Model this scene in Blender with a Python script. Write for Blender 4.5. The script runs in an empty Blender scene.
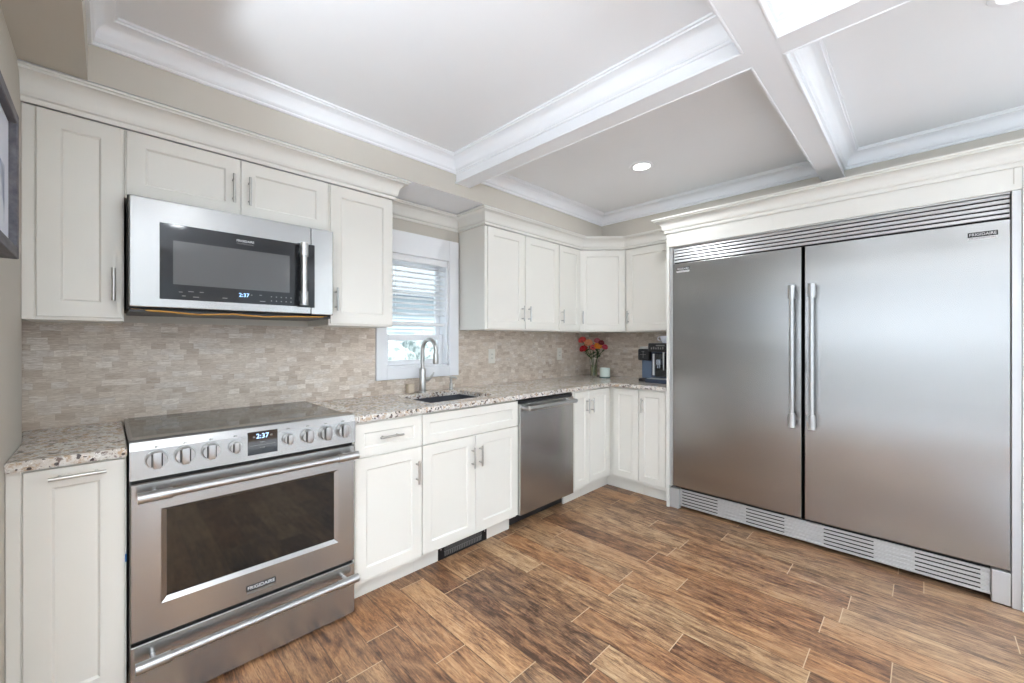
import bpy, bmesh, math, random
from mathutils import Vector, Matrix
random.seed(7)
PI = math.pi
SC = bpy.context.scene
COL = SC.collection

# ------------------------------------------------------------------ camera
cam = bpy.data.cameras.new('camera')
cam_o = bpy.data.objects.new('camera', cam); COL.objects.link(cam_o)
F_PX = 407.94
cam.sensor_fit = 'HORIZONTAL'; cam.sensor_width = 36.0
cam.lens = F_PX / 1024 * 36.0
cam.shift_y = -(341.5 - 340.94) / 1024
cam.clip_start = 0.02; cam.clip_end = 200
cam_o.location = (-0.0512, -2.5159, 1.2698)
cam_o.rotation_euler = (PI / 2, 0, 0.7887 - PI / 2)
SC.camera = cam_o
# ------------------------------------------------------------------ world, exposure
SC.view_settings.view_transform = 'Standard'
SC.view_settings.look = 'None'
SC.view_settings.gamma = 1.0
SC.view_settings.use_curve_mapping = False
SC.view_settings.exposure = 0.94
world = bpy.data.worlds.new('sky'); SC.world = world
world.use_nodes = True
wn = world.node_tree; wn.nodes.clear()
wo = wn.nodes.new('ShaderNodeOutputWorld'); wb = wn.nodes.new('ShaderNodeBackground')
wb.inputs['Color'].default_value = (0.78, 0.90, 1.0, 1); wb.inputs['Strength'].default_value = 0.95
wn.links.new(wb.outputs[0], wo.inputs[0])


def area(name, loc, rot, sx, sy, power, color=(1, 1, 1), shape='RECTANGLE'):
    l = bpy.data.lights.new(name, 'AREA'); l.shape = shape; l.size = sx; l.size_y = sy
    l.energy = power; l.color = color
    o = bpy.data.objects.new(name, l); COL.objects.link(o); o.location = loc; o.rotation_euler = rot
    return o


# sun, high in the south: lights the garden and a strip of floor behind the camera
sun = bpy.data.lights.new('sun', 'SUN'); sun.energy = 4.0; sun.angle = 0.02; sun.color = (1.0, 0.97, 0.93)
sun_o = bpy.data.objects.new('sun', sun); COL.objects.link(sun_o); sun_o.rotation_euler = (math.radians(32), 0, math.radians(20))
# area lamps added at the unseen windows as daylight, tilted up to brighten the ceiling
WEST = [(-0.95, 0.62), (-2.15, 0.62), (-3.35, 0.62), (-4.55, 0.62)]      # centre y, width
SOUTH = [(-2.3, 1.5), (-0.1, 1.5), (2.1, 1.5)]                            # centre x, width
for wy, ww in WEST: area('daylight_west', (-3.72, wy, 1.62), (0, -PI / 2 - math.radians(35), 0), 1.0, ww, 3, (0.80, 0.90, 1.0))
for wx, ww in SOUTH: area('daylight_south', (wx, -5.22, 1.12), (PI / 2 + math.radians(50), 0, 0), ww, 1.7, 2.5, (0.80, 0.90, 1.0))
# recessed ceiling lamps: first one in view, the others unseen and added for brightness
DOWN = [(2.49, -1.19), (0.45, -2.85), (0.45, -3.55), (2.10, -2.75), (2.10, -3.5), (-1.9, -1.0), (-1.9, -2.4), (-1.9, -3.8), (0.7, -4.8), (2.4, -4.8)]
for (lx, ly) in DOWN:
    area('downlight_lamp', (lx, ly, 2.425), (0, 0, 0), 0.11, 0.11, 3.5 if ly > -1.3 and lx > 0 else 1.0, (0.90, 0.95, 1.0), 'DISK')

# unseen uplights added behind the camera to brighten the ceiling (stands built further down)
ADDED_UPLIGHTS = [(-0.95, -1.95), (-1.25, -3.5), (3.2, -4.9), (-0.15, -3.75)]
for (lx, ly) in ADDED_UPLIGHTS:
    area('floor_lamp_bulb', (lx, ly, 1.69), (PI, 0, 0), 0.26, 0.26, (66, 66, 26, 20)[ADDED_UPLIGHTS.index((lx, ly))], (0.82, 0.91, 1.0), 'DISK')

# ------------------------------------------------------------------ key dimensions
XL = -0.263      # left wall
XB = 3.62        # right wall
ZC = 2.44        # ceiling
ZS = 2.212        # underside of bulkhead / top of cabinet crown
YBH = -0.388     # bulkhead face above the sink wall
XBH = 3.252      # bulkhead face above the fridge wall
YD = -0.63       # base door fronts
YU = -0.3155     # upper door fronts


# ------------------------------------------------------------------ node materials
class N:
    def __init__(s, name):
        s.m = bpy.data.materials.new(name); s.m.use_nodes = True
        s.t = s.m.node_tree; s.t.nodes.clear()
        s.out = s.t.nodes.new('ShaderNodeOutputMaterial')
        s.b = s.t.nodes.new('ShaderNodeBsdfPrincipled')
        s.t.links.new(s.b.outputs[0], s.out.inputs[0])

    def n(s, typ, ins=None, **kw):
        x = s.t.nodes.new('ShaderNode' + typ)
        for k, v in kw.items(): setattr(x, k, v)
        for k, v in (ins or {}).items(): s.set(x.inputs[k], v)
        return x

    def set(s, sock, v):
        if isinstance(v, bpy.types.NodeSocket): s.t.links.new(v, sock)
        elif isinstance(v, bpy.types.Node): s.t.links.new(v.outputs[0], sock)
        else:
            if isinstance(v, (tuple, list)) and len(v) == 3 and sock.type == 'RGBA': v = (*v, 1)
            sock.default_value = v

    def math(s, op, a, b=0.0, c=0.0):
        x = s.t.nodes.new('ShaderNodeMath'); x.operation = op
        s.set(x.inputs[0], a); s.set(x.inputs[1], b); s.set(x.inputs[2], c)
        return x.outputs[0]

    def p(s, **kw):
        for k, v in kw.items(): s.set(s.b.inputs[k.replace('_', ' ')], v)
        return s

    def pos(s):
        g = s.t.nodes.new('ShaderNodeNewGeometry'); return g.outputs['Position']

    def sep(s, v):
        x = s.n('SeparateXYZ', {0: v}); return x.outputs[0], x.outputs[1], x.outputs[2]

    def comb(s, x, y, z):
        return s.n('CombineXYZ', {0: x, 1: y, 2: z}).outputs[0]

    def noise(s, vec, scale=5, detail=3, rough=0.5, dist=0.0):
        return s.n('TexNoise', {'Vector': vec, 'Scale': scale, 'Detail': detail, 'Roughness': rough, 'Distortion': dist}).outputs[0]

    def scale(s, vec, sc):
        x = s.n('VectorMath', {0: vec, 1: sc}, operation='MULTIPLY'); return x.outputs[0]

    def ramp(s, fac, stops, interp='LINEAR'):
        r = s.n('ValToRGB', {0: fac}); cr = r.color_ramp; cr.interpolation = interp
        while len(cr.elements) < len(stops): cr.elements.new(0.5)
        for e, (pp, c) in zip(cr.elements, stops):
            e.position = pp; e.color = (*c, 1) if isinstance(c, (tuple, list)) else (c, c, c, 1)
        return r.outputs[0]

    def mix(s, fac, a, b, mode='MIX'):
        x = s.n('Mix', data_type='RGBA', blend_type=mode, clamp_factor=True)
        s.set(x.inputs[0], fac); s.set(x.inputs[6], a); s.set(x.inputs[7], b)
        return x.outputs[2]

    def bump(s, h, strength=0.2, dist=0.002):
        b = s.n('Bump', {'Height': h, 'Strength': strength, 'Distance': dist})
        s.t.links.new(b.outputs[0], s.b.inputs['Normal']); return s


def hexc(r, g, b):
    f = lambda c: (c / 255 / 12.92) if c / 255 <= 0.04045 else ((c / 255 + 0.055) / 1.055) ** 2.4
    return (f(r), f(g), f(b))


def plain(name, col, rough=0.5, metal=0.0, var=0.0, **kw):
    m = N(name)
    if var:
        nz = m.noise(m.pos(), 6, 2)
        c = m.mix(m.math('MULTIPLY', nz, 1.0), tuple(x * (1 - var) for x in col), tuple(min(1, x * (1 + var)) for x in col))
        m.p(Base_Color=c)
    else: m.p(Base_Color=col)
    m.p(Roughness=rough, Metallic=metal)
    for k, v in kw.items(): m.set(m.b.inputs[k.replace('_', ' ')], v)
    return m.m


M = {}
M['cab'] = plain('cabinet_paint', hexc(231, 228, 220), 0.34, var=0.012)
M['cab_in'] = plain('cabinet_carcass', hexc(205, 198, 184), 0.5, var=0.02)
M['trim'] = plain('white_trim_paint', hexc(240, 241, 243), 0.35, var=0.008)
M['crown'] = plain('cream_crown_paint', hexc(231, 229, 222), 0.34, var=0.01)
M['ceil'] = plain('ceiling_paint', hexc(240, 241, 242), 0.8, var=0.01)
M['wall'] = plain('greige_wall_paint', hexc(205, 199, 188), 0.75, var=0.02)
M['black'] = plain('black_plastic', (0.012, 0.012, 0.014), 0.35, var=0.05)
M['dark'] = plain('dark_recess', (0.02, 0.019, 0.018), 0.7, var=0.05)
M['nickel'] = plain('satin_nickel', (0.52, 0.51, 0.49), 0.28, 1.0, var=0.03)
M['knob'] = plain('knob_steel', (0.42, 0.41, 0.40), 0.30, 1.0, var=0.03)
M['chrome'] = plain('bright_steel', (0.50, 0.50, 0.50), 0.30, 1.0, var=0.02)
M['white_plastic'] = plain('white_plastic', hexc(228, 224, 214), 0.35, var=0.01)
M['text_white'] = plain('white_lettering', hexc(220, 220, 220), 0.4, var=0.01)
M['text_grey'] = plain('grey_lettering', hexc(120, 118, 116), 0.4, var=0.01)
M['badge'] = plain('black_badge', (0.012, 0.012, 0.013), 0.55, var=0.02)
M['glass_black'] = plain('black_glass', (0.012, 0.013, 0.014), 0.04, var=0.03, Coat_Weight=0.4)
M['navy'] = plain('navy_plastic', (0.035, 0.05, 0.085), 0.28, var=0.05)
M['tank'] = plain('blue_grey_plastic', (0.10, 0.15, 0.23), 0.2, var=0.1)
M['sink'] = plain('dark_sink_composite', (0.055, 0.058, 0.068), 0.4, var=0.1)
M['tape'] = plain('blue_tape', hexc(40, 110, 180), 0.6, var=0.05)
M['wire'] = plain('yellow_wire', hexc(190, 140, 60), 0.5, var=0.1)
M['wax'] = plain('pale_green_candle', hexc(214, 226, 218), 0.35, var=0.02)
M['stem'] = plain('green_stem', hexc(70, 95, 40), 0.5, var=0.25)
M['leaf'] = plain('green_leaf', hexc(50, 72, 38), 0.5, var=0.3)
M['mat_board'] = plain('white_mat_board', hexc(225, 228, 238), 0.7, var=0.02)
M['beige'] = plain('beige_block', hexc(205, 190, 168), 0.6, var=0.05)
M['blind'] = plain('white_blind', hexc(238, 238, 238), 0.5, var=0.01, Transmission_Weight=0.0)


def emit(name, col, s):
    m = N(name); m.p(Base_Color=(0, 0, 0), Emission_Color=col, Emission_Strength=s); return m.m


M['digits'] = emit('blue_digits', (0.35, 0.6, 1.0), 1.6)
M['lens'] = emit('lamp_lens', (1.0, 0.97, 0.92), 6.0)


def steel(name, col, rough, axis, aniso=0.6, tan=(0.12, 0.1, 1.0)):
    """brushed stainless: fine grain stretched along `axis`"""
    m = N(name)
    sc = {'x': (2, 70, 70), 'z': (70, 70, 2), 'y': (70, 2, 70)}[axis]
    nz = m.noise(m.scale(m.pos(), sc), 1.0, 3, 0.6)
    big = m.noise(m.scale(m.pos(), (1.2, 1.2, 0.9)), 1.6, 2)
    c = m.mix(big, tuple(x * 0.985 for x in col), tuple(x * 1.015 for x in col))
    m.p(Base_Color=c, Metallic=1.0)
    m.p(Roughness=rough)
    m.b.inputs['Anisotropic'].default_value = aniso
    m.set(m.b.inputs['Tangent'], m.comb(*tan))
    return m.m


M['steel'] = steel('brushed_steel', (0.425, 0.42, 0.41), 0.27, 'x', 0.5)
M['steel_f'] = steel('fridge_steel', (0.375, 0.37, 0.365), 0.25, 'y', 0.7, (0.1, 1.0, 0.1))
M['steel_d'] = steel('dishwasher_steel', (0.48, 0.475, 0.465), 0.25, 'x', 0.6)
M['steel_g'] = plain('silver_painted_metal', (0.58, 0.58, 0.58), 0.38, 0.55, var=0.02)


def m_wood():
    m = N('rustic_wood_plank_tile')
    x, y, z = m.sep(m.pos())
    W, L = 0.1425, 0.80
    u = m.math('DIVIDE', m.math('SUBTRACT', x, 0.583), W)
    ci = m.math('FLOOR', u)
    wr = m.n('TexWhiteNoise', {'W': ci}, noise_dimensions='1D').outputs[0]
    v = m.math('ADD', m.math('DIVIDE', y, L), m.math('MULTIPLY', wr, 7.3))
    ri = m.math('FLOOR', v)
    fu = m.math('FRACT', u); fv = m.math('FRACT', v)
    # distance to joints
    du = m.math('MULTIPLY', m.math('MINIMUM', fu, m.math('SUBTRACT', 1, fu)), W)
    dv = m.math('MULTIPLY', m.math('MINIMUM', fv, m.math('SUBTRACT', 1, fv)), L)
    jd = m.math('MINIMUM', du, dv)
    joint = m.math('LESS_THAN', jd, 0.0017)
    wn_ = m.n('TexWhiteNoise', {'Vector': m.comb(ci, ri, 0.0)}, noise_dimensions='3D')
    pr = wn_.outputs[0]; pc = wn_.outputs[1]
    off = m.n('VectorMath', {0: pc, 1: (40, 40, 40)}, operation='MULTIPLY').outputs[0]
    pv = m.n('VectorMath', {0: m.pos(), 1: off}, operation='ADD').outputs[0]
    wv = m.n('VectorMath', {0: pv, 1: m.n('VectorMath', {0: m.n('TexNoise', {'Vector': m.scale(pv, (5, 2.2, 1)), 'Scale': 1.0, 'Detail': 2.0}).outputs[1], 1: (0.03, 0.10, 0)}, operation='MULTIPLY').outputs[0]}, operation='ADD').outputs[0]
    g1 = m.noise(m.scale(wv, (46, 6.5, 1)), 1.0, 6, 0.70, 0.5)
    g2 = m.noise(m.scale(wv, (170, 13, 1)), 1.0, 4, 0.70, 0.3)
    g3 = m.noise(m.scale(pv, (11, 5.0, 1)), 1.0, 4, 0.6, 1.0)
    g4 = m.noise(m.scale(pv, (420, 60, 1)), 1.0, 2, 0.6)
    t = m.math('ADD', m.math('MULTIPLY', g1, 0.62), m.math('MULTIPLY', g2, 0.34))
    t = m.math('ADD', t, m.math('MULTIPLY', g3, 0.42))
    t = m.math('ADD', t, m.math('MULTIPLY', m.math('SUBTRACT', pr, 0.5), 0.16))
    t = m.math('ADD', t, m.math('MULTIPLY', m.math('SUBTRACT', g4, 0.5), 0.22))
    t = m.math('SUBTRACT', t, 0.10)
    c = m.ramp(t, [(0.40, hexc(74, 54, 42)), (0.50, hexc(116, 88, 66)), (0.58, hexc(152, 118, 88)), (0.66, hexc(182, 146, 108)), (0.78, hexc(210, 178, 138))])
    sx, sy, sz = m.sep(pc)
    c = m.mix(m.math('MULTIPLY', sy, 0.55), c, m.mix(1.0, c, hexc(235, 186, 142), 'MULTIPLY'))
    c = m.mix(m.math('MULTIPLY', m.ramp(g3, [(0.46, 0.0), (0.66, 1.0)]), 0.30), c, hexc(118, 98, 82))
    crack = m.ramp(m.noise(m.scale(wv, (230, 7, 1)), 1.0, 3, 0.6, 0.6), [(0.36, 1.0), (0.41, 0.0)])
    c = m.mix(m.math('MULTIPLY', crack, 0.60), c, hexc(56, 40, 31))
    jc = m.mix(m.ramp(dv, [(0.0014, 1.0), (0.0018, 0.0)], 'CONSTANT'), hexc(92, 68, 50), hexc(196, 170, 138))
    c = m.mix(joint, c, jc)
    m.p(Base_Color=c, Roughness=m.math('ADD', 0.26, m.math('MULTIPLY', g2, 0.22)))
    h = m.math('SUBTRACT', m.math('MULTIPLY', g1, 0.6), m.math('MULTIPLY', joint, 0.5))
    m.bump(h, 0.22, 0.004)
    return m.m


def m_mosaic():
    m = N('stone_strip_mosaic')
    x, y, z = m.sep(m.pos())
    s = m.math('SUBTRACT', x, y)
    H = 0.0262
    v = m.math('DIVIDE', z, H); ri = m.math('FLOOR', v); fv = m.math('FRACT', v)
    wr = m.n('TexWhiteNoise', {'W': ri}, noise_dimensions='1D')
    rl = m.math('ADD', 0.044, m.math('MULTIPLY', wr.outputs[0], 0.022))
    u = m.math('ADD', m.math('DIVIDE', s, rl), m.math('MULTIPLY', wr.outputs[0], 31.7))
    ci = m.math('FLOOR', u); fu = m.math('FRACT', u)
    wn_ = m.n('TexWhiteNoise', {'Vector': m.comb(ci, ri, 0.0)}, noise_dimensions='3D')
    r = wn_.outputs[0]; rc = wn_.outputs[1]
    c = m.ramp(r, [(0.0, hexc(194, 184, 174)), (0.12, hexc(208, 199, 190)), (0.30, hexc(224, 219, 212)), (0.48, hexc(230, 225, 218)),
                   (0.64, hexc(218, 211, 203)), (0.80, hexc(228, 227, 226)), (0.92, hexc(243, 241, 237)), (1.0, hexc(204, 194, 185))])
    pv = m.n('VectorMath', {0: m.comb(s, 0.0, z), 1: m.scale(rc, (9, 9, 9))}, operation='ADD').outputs[0]
    st = m.noise(m.scale(pv, (30, 1, 260)), 1.0, 5, 0.7, 0.8)
    c = m.mix(m.math('MULTIPLY', m.ramp(st, [(0.38, 1.0), (0.60, 0.0)]), 0.62), c, hexc(160, 140, 122))
    cloud = m.noise(m.pos(), 2.2, 2)
    c = m.mix(m.math('MULTIPLY', m.ramp(cloud, [(0.4, 0.0), (0.65, 1.0)]), 0.22), c, hexc(214, 199, 184))
    du = m.math('MULTIPLY', m.math('MINIMUM', fu, m.math('SUBTRACT', 1, fu)), rl)
    dv = m.math('MULTIPLY', m.math('MINIMUM', fv, m.math('SUBTRACT', 1, fv)), H)
    j = m.math('LESS_THAN', m.math('MINIMUM', du, dv), 0.0006)
    c = m.mix(m.math('MULTIPLY', j, 0.25), c, hexc(168, 156, 142))
    c = m.mix(1.0, c, (1.0, 0.945, 0.88), 'MULTIPLY')
    m.p(Base_Color=c, Roughness=0.42)
    m.bump(m.math('SUBTRACT', m.math('MULTIPLY', r, 0.6), j), 0.35, 0.0015)
    return m.m


def m_granite():
    m = N('speckled_granite')
    p = m.pos()
    n1 = m.noise(p, 7, 5, 0.6, 1.4)
    n2 = m.noise(p, 34, 4, 0.65, 0.5)
    n3 = m.noise(p, 90, 3, 0.7)
    c = m.ramp(n1, [(0.30, hexc(184, 172, 162)), (0.45, hexc(212, 206, 198)), (0.58, hexc(226, 222, 216)), (0.75, hexc(204, 202, 200))])
    c = m.mix(m.ramp(n2, [(0.51, 0.0), (0.60, 0.8)]), c, hexc(176, 146, 112))
    c = m.mix(m.ramp(n2, [(0.38, 0.9), (0.45, 0.0)]), c, hexc(104, 82, 74))
    c = m.mix(m.ramp(n3, [(0.60, 0.0), (0.66, 1.0)]), c, hexc(234, 231, 226))
    vo = m.n('TexVoronoi', {'Vector': p, 'Scale': 70.0, 'Randomness': 1.0})
    wn_ = m.n('TexWhiteNoise', {'Vector': vo.outputs['Color']}, noise_dimensions='3D').outputs[0]
    patch = m.ramp(m.noise(p, 11, 2), [(0.42, 0.0), (0.62, 0.5)])
    sp = m.math('MULTIPLY', m.math('LESS_THAN', vo.outputs['Distance'], 0.36), m.math('GREATER_THAN', m.math('ADD', wn_, patch), 0.86))
    c = m.mix(m.math('MULTIPLY', sp, 0.9), c, hexc(54, 44, 44))
    m.p(Base_Color=c, Roughness=0.16)
    return m.m


M['wood'] = m_wood(); M['mosaic'] = m_mosaic(); M['granite'] = m_granite()
gl = N('clear_glass'); gl.p(Base_Color=(0.96, 0.98, 0.97), Roughness=0.02, Transmission_Weight=1.0, IOR=1.45, Metallic=0.0); M['glass'] = gl.m
# thin window pane
pn = N('window_pane'); tr = pn.n('BsdfTransparent', {0: (0.97, 0.985, 0.98)}); gs = pn.n('BsdfGlossy', {'Roughness': 0.02})
mx = pn.n('MixShader', {0: 0.06, 1: tr, 2: gs}); pn.t.links.new(mx.outputs[0], pn.out.inputs[0]); M['pane'] = pn.m
# cooktop / oven / microwave glass with faint print
M['cooktop'] = plain('smoky_ceramic_glass', (0.022, 0.024, 0.022), 0.06, var=0.1, IOR=1.6)
M['oven_glass'] = plain('oven_door_glass', (0.010, 0.010, 0.009), 0.04, var=0.1, IOR=1.62)
M['mw_glass'] = plain('microwave_door_glass', (0.018, 0.019, 0.021), 0.05, var=0.1, IOR=1.45)


def m_mesh():
    m = N('microwave_window_screen')
    p = m.pos(); vo = m.n('TexVoronoi', {'Vector': p, 'Scale': 420.0, 'Randomness': 0.0}).outputs['Distance']
    c = m.mix(m.math('LESS_THAN', vo, 0.35), (0.12, 0.12, 0.12), (0.05, 0.05, 0.052))
    m.p(Base_Color=c, Roughness=0.10, IOR=1.6); return m.m


M['mw_screen'] = m_mesh()


def m_frame():
    m = N('weathered_grey_wood')
    nz = m.noise(m.scale(m.pos(), (40, 8, 40)), 1.0, 4, 0.6)
    m.p(Base_Color=m.ramp(nz, [(0.3, hexc(78, 78, 86)), (0.7, hexc(118, 116, 120))]), Roughness=0.6); return m.m


def m_art():
    m = N('pale_blue_print')
    nz = m.noise(m.scale(m.pos(), (1, 6, 5)), 1.0, 3, 0.5, 1.0)
    m.p(Base_Color=m.ramp(nz, [(0.42, hexc(222, 226, 236)), (0.55, hexc(150, 162, 185)), (0.7, hexc(95, 105, 130))]), Roughness=0.5); return m.m


def m_bloom(name, a, b):
    m = N(name); nz = m.noise(m.pos(), 60, 3); m.p(Base_Color=m.mix(nz, a, b), Roughness=0.55); return m.m


def m_leafy():
    m = N('garden_foliage'); nz = m.noise(m.pos(), 9, 4)
    m.p(Base_Color=m.ramp(nz, [(0.35, hexc(118, 132, 130)), (0.6, hexc(190, 198, 198))]), Roughness=0.8); return m.m


M['frame'] = m_frame(); M['art'] = m_art(); M['hedge'] = m_leafy()
M['patio'] = plain('pale_concrete', hexc(190, 198, 205), 0.8, var=0.06)


# ------------------------------------------------------------------ object helpers
def setp(o, label=None, cat=None, group=None, kind=None):
    if label: o['label'] = label
    if cat: o['category'] = cat
    if group: o['group'] = group
    if kind: o['kind'] = kind
    return o


def thing(name, label, cat, loc, group=None):
    o = bpy.data.objects.new(name, None); COL.objects.link(o)
    o.empty_display_size = 0.05; o.location = loc
    return setp(o, label, cat, group)


def emit_split(name, bm, mats, parent=None, smooth=False, label=None):
    """each loose island of bm becomes an object of its own"""
    bm.faces.ensure_lookup_table(); seen = set(); out = []
    for f in bm.faces:
        if f in seen: continue
        isl = []; st = [f]; seen.add(f)
        while st:
            g = st.pop(); isl.append(g)
            for e in g.edges:
                for h in e.link_faces:
                    if h not in seen: seen.add(h); st.append(h)
        nb = bmesh.new(); vm = {}
        for g in isl:
            for v in g.verts:
                if v not in vm: vm[v] = nb.verts.new(v.co)
            nb.faces.new([vm[v] for v in g.verts])
        out.append(emit_obj(name, nb, mats, parent, smooth, label))
    bm.free()
    return out


def root_of(o):
    while o.parent: o = o.parent
    return o


def emit_obj(name, bm, mats, parent=None, smooth=False, label=None):
    """bmesh in world coordinates -> linked mesh object (child of parent if given)"""
    me = bpy.data.meshes.new(name)
    if parent is not None:
        bm.transform(Matrix.Translation(-Vector(root_of(parent).location)))
    bmesh.ops.recalc_face_normals(bm, faces=bm.faces)
    bm.to_mesh(me); bm.free()
    for m in (mats if isinstance(mats, (list, tuple)) else [mats]): me.materials.append(m)
    if smooth:
        for p in me.polygons: p.use_smooth = True
        try: me.set_sharp_from_angle(angle=math.radians(38))
        except Exception: pass
    o = bpy.data.objects.new(name, me); COL.objects.link(o)
    if parent is not None: o.parent = parent
    if label: o['label'] = label
    return o


def solo(name, bm, mats, loc, label, cat, group=None, smooth=False):
    """a top-level thing that is one mesh, origin at loc"""
    bm.transform(Matrix.Translation(-Vector(loc)))
    o = emit_obj(name, bm, mats, None, smooth); o.location = loc
    return setp(o, label, cat, group)


def struct(name, bm, mats, smooth=False, label=None):
    o = emit_obj(name, bm, mats, None, smooth); o['kind'] = 'structure'
    if label: o['label'] = label
    return o


def box(bm, x0, x1, y0, y1, z0, z1, bev=0.0, seg=1, mi=0):
    r = bmesh.ops.create_cube(bm, size=1.0)
    vs = r['verts']
    for v in vs:
        v.co = Vector(((x0 + x1) / 2 + v.co.x * abs(x1 - x0), (y0 + y1) / 2 + v.co.y * abs(y1 - y0), (z0 + z1) / 2 + v.co.z * abs(z1 - z0)))
    fs = list({f for v in vs for f in v.link_faces})
    for f in fs: f.material_index = mi
    if bev:
        es = list({e for v in vs for e in v.link_edges})
        bmesh.ops.bevel(bm, geom=es, offset=bev, segments=seg, affect='EDGES', profile=0.6, clamp_overlap=True)
    return bm


def B(*a, **k): return box(bmesh.new(), *a, **k)


class Fr:
    """local frame on a wall: a along the wall, z up, c outwards"""
    def __init__(s, o, u):
        s.o = Vector((o[0], o[1], 0)); s.u = Vector((u[0], u[1], 0)).normalized(); s.n = Vector((s.u.y, -s.u.x, 0))

    def __call__(s, a, z, c): return s.o + s.u * a + s.n * c + Vector((0, 0, z))

    def mat(s):
        m = Matrix.Identity(4)
        for i, v in enumerate((s.u, -s.n, Vector((0, 0, 1)))):
            for j in range(3): m[j][i] = v[j]
        m.translation = s.o
        return m   # maps (a, -c, z)

    def box(s, bm, a0, a1, c0, c1, z0, z1, bev=0.0, seg=1):
        t = bmesh.new(); box(t, a0, a1, -c1, -c0, z0, z1, bev, seg); t.transform(s.mat())
        me = bpy.data.meshes.new('t'); t.to_mesh(me); t.free(); bm.from_mesh(me); bpy.data.meshes.remove(me)
        return bm


def cyl(bm, p0, p1, r0, r1=None, seg=20, cap=True):
    p0, p1 = Vector(p0), Vector(p1); r1 = r0 if r1 is None else r1
    d = (p1 - p0); L = d.length
    m = Matrix.Translation((p0 + p1) / 2) @ d.to_track_quat('Z', 'Y').to_matrix().to_4x4()
    bmesh.ops.create_cone(bm, cap_ends=cap, segments=seg, radius1=r0, radius2=r1, depth=L, matrix=m)
    return bm


def tube(bm, pts, r, seg=12, closed_ends=True):
    pts = [Vector(p) for p in pts]; rs = r if isinstance(r, (list, tuple)) else [r] * len(pts)
    rings = []; ref = None
    for i, p in enumerate(pts):
        t = (pts[min(i + 1, len(pts) - 1)] - pts[max(i - 1, 0)]).normalized()
        if ref is None:
            ref = t.orthogonal().normalized()
        ref = (ref - t * ref.dot(t)).normalized(); b = t.cross(ref)
        rings.append([bm.verts.new(p + (ref * math.cos(2 * PI * k / seg) + b * math.sin(2 * PI * k / seg)) * rs[i]) for k in range(seg)])
    for a, b in zip(rings, rings[1:]):
        for k in range(seg): bm.faces.new((a[k], a[(k + 1) % seg], b[(k + 1) % seg], b[k]))
    if closed_ends:
        bm.faces.new(rings[0][::-1]); bm.faces.new(rings[-1])
    return bm


def lathe(bm, prof, c, seg=28):
    rings = []
    for r, z in prof:
        if r < 1e-6: rings.append([bm.verts.new((c[0], c[1], c[2] + z))])
        else: rings.append([bm.verts.new((c[0] + r * math.cos(2 * PI * k / seg), c[1] + r * math.sin(2 * PI * k / seg), c[2] + z)) for k in range(seg)])
    for a, b in zip(rings, rings[1:]):
        for k in range(seg):
            if len(a) == 1 and len(b) == 1: continue
            if len(a) == 1: bm.faces.new((a[0], b[(k + 1) % seg], b[k]))
            elif len(b) == 1: bm.faces.new((a[k], a[(k + 1) % seg], b[0]))
            else: bm.faces.new((a[k], a[(k + 1) % seg], b[(k + 1) % seg], b[k]))
    return bm


def sweep(bm, path, prof, closed=False):
    """mitred moulding: path [(x,y)], profile closed polygon [(out,z)], out = right of travel"""
    P = [Vector(p) for p in path]; n = len(P); rings = []
    for i in range(n):
        def nrm(a, b):
            d = (b - a).normalized(); return Vector((d.y, -d.x))
        if closed: n0, n1 = nrm(P[i - 1], P[i]), nrm(P[i], P[(i + 1) % n])
        else:
            n1 = nrm(P[i], P[i + 1]) if i < n - 1 else nrm(P[i - 1], P[i])
            n0 = nrm(P[i - 1], P[i]) if i > 0 else n1
        m = (n0 + n1); m = m / (1 + n0.dot(n1))
        rings.append([bm.verts.new((P[i].x + m.x * d, P[i].y + m.y * d, z)) for d, z in prof])
    k = len(prof)
    pairs = list(zip(rings, rings[1:])) + ([(rings[-1], rings[0])] if closed else [])
    for a, b in pairs:
        for j in range(k): bm.faces.new((a[j], a[(j + 1) % k], b[(j + 1) % k], b[j]))
    if not closed:
        bm.faces.new(rings[0]); bm.faces.new(rings[-1][::-1])
    return bm


def cove(x0, z0, x1, z1, n=7):
    """concave quarter from (x0,z0) low to (x1,z1) high"""
    return [(x0 + (x1 - x0) * (1 - math.cos(t * PI / 2 / n)), z0 + (z1 - z0) * math.sin(t * PI / 2 / n)) for t in range(n + 1)]


_fonts = {}


def text(name, s, fr, a, z, c, size, mat, parent, label=None, depth=0.0004, bold=True, width=None):
    cu = bpy.data.curves.new('t', 'FONT'); cu.body = s; cu.size = size; cu.extrude = depth
    cu.align_x = 'CENTER'; cu.align_y = 'CENTER'
    if bold: cu.offset = size * 0.006
    o = bpy.data.objects.new('t', cu); COL.objects.link(o)
    dg = bpy.context.evaluated_depsgraph_get(); dg.update()
    me = bpy.data.meshes.new_from_object(o.evaluated_get(dg)); bpy.data.objects.remove(o)
    bm = bmesh.new(); bm.from_mesh(me)
    xs = [v.co.x for v in bm.verts]
    w = max(xs) - min(xs); k = (width / w) if width else 1.0
    R = Matrix.Identity(4)
    for i, v in enumerate((fr.u, Vector((0, 0, 1)), fr.n)):
        for j in range(3): R[j][i] = v[j]
    R.translation = fr(a, z, c)
    bm.transform(R @ Matrix.Diagonal((k, 1, 1, 1)))
    return emit_obj(name, bm, mat, parent, label=label)


FA = Fr((0, 0), (1, 0))          # sink wall: a = x, c = -y
FB = Fr((XB, 0), (0, -1))        # fridge wall: a = -y, c = XB - x


# ------------------------------------------------------------------ ROOM SHELL
bm = bmesh.new(); box(bm, -3.8, XB + 0.1, -5.5, 0.1, -0.06, 0.0)
struct('floor', bm, M['wood'], label='rustic brown wood-look plank floor with pale end joints')
struct('ceiling', B(-3.8, XB + 0.1, -5.5, 0.1, ZC, ZC + 0.08), M['ceil'])

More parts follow.
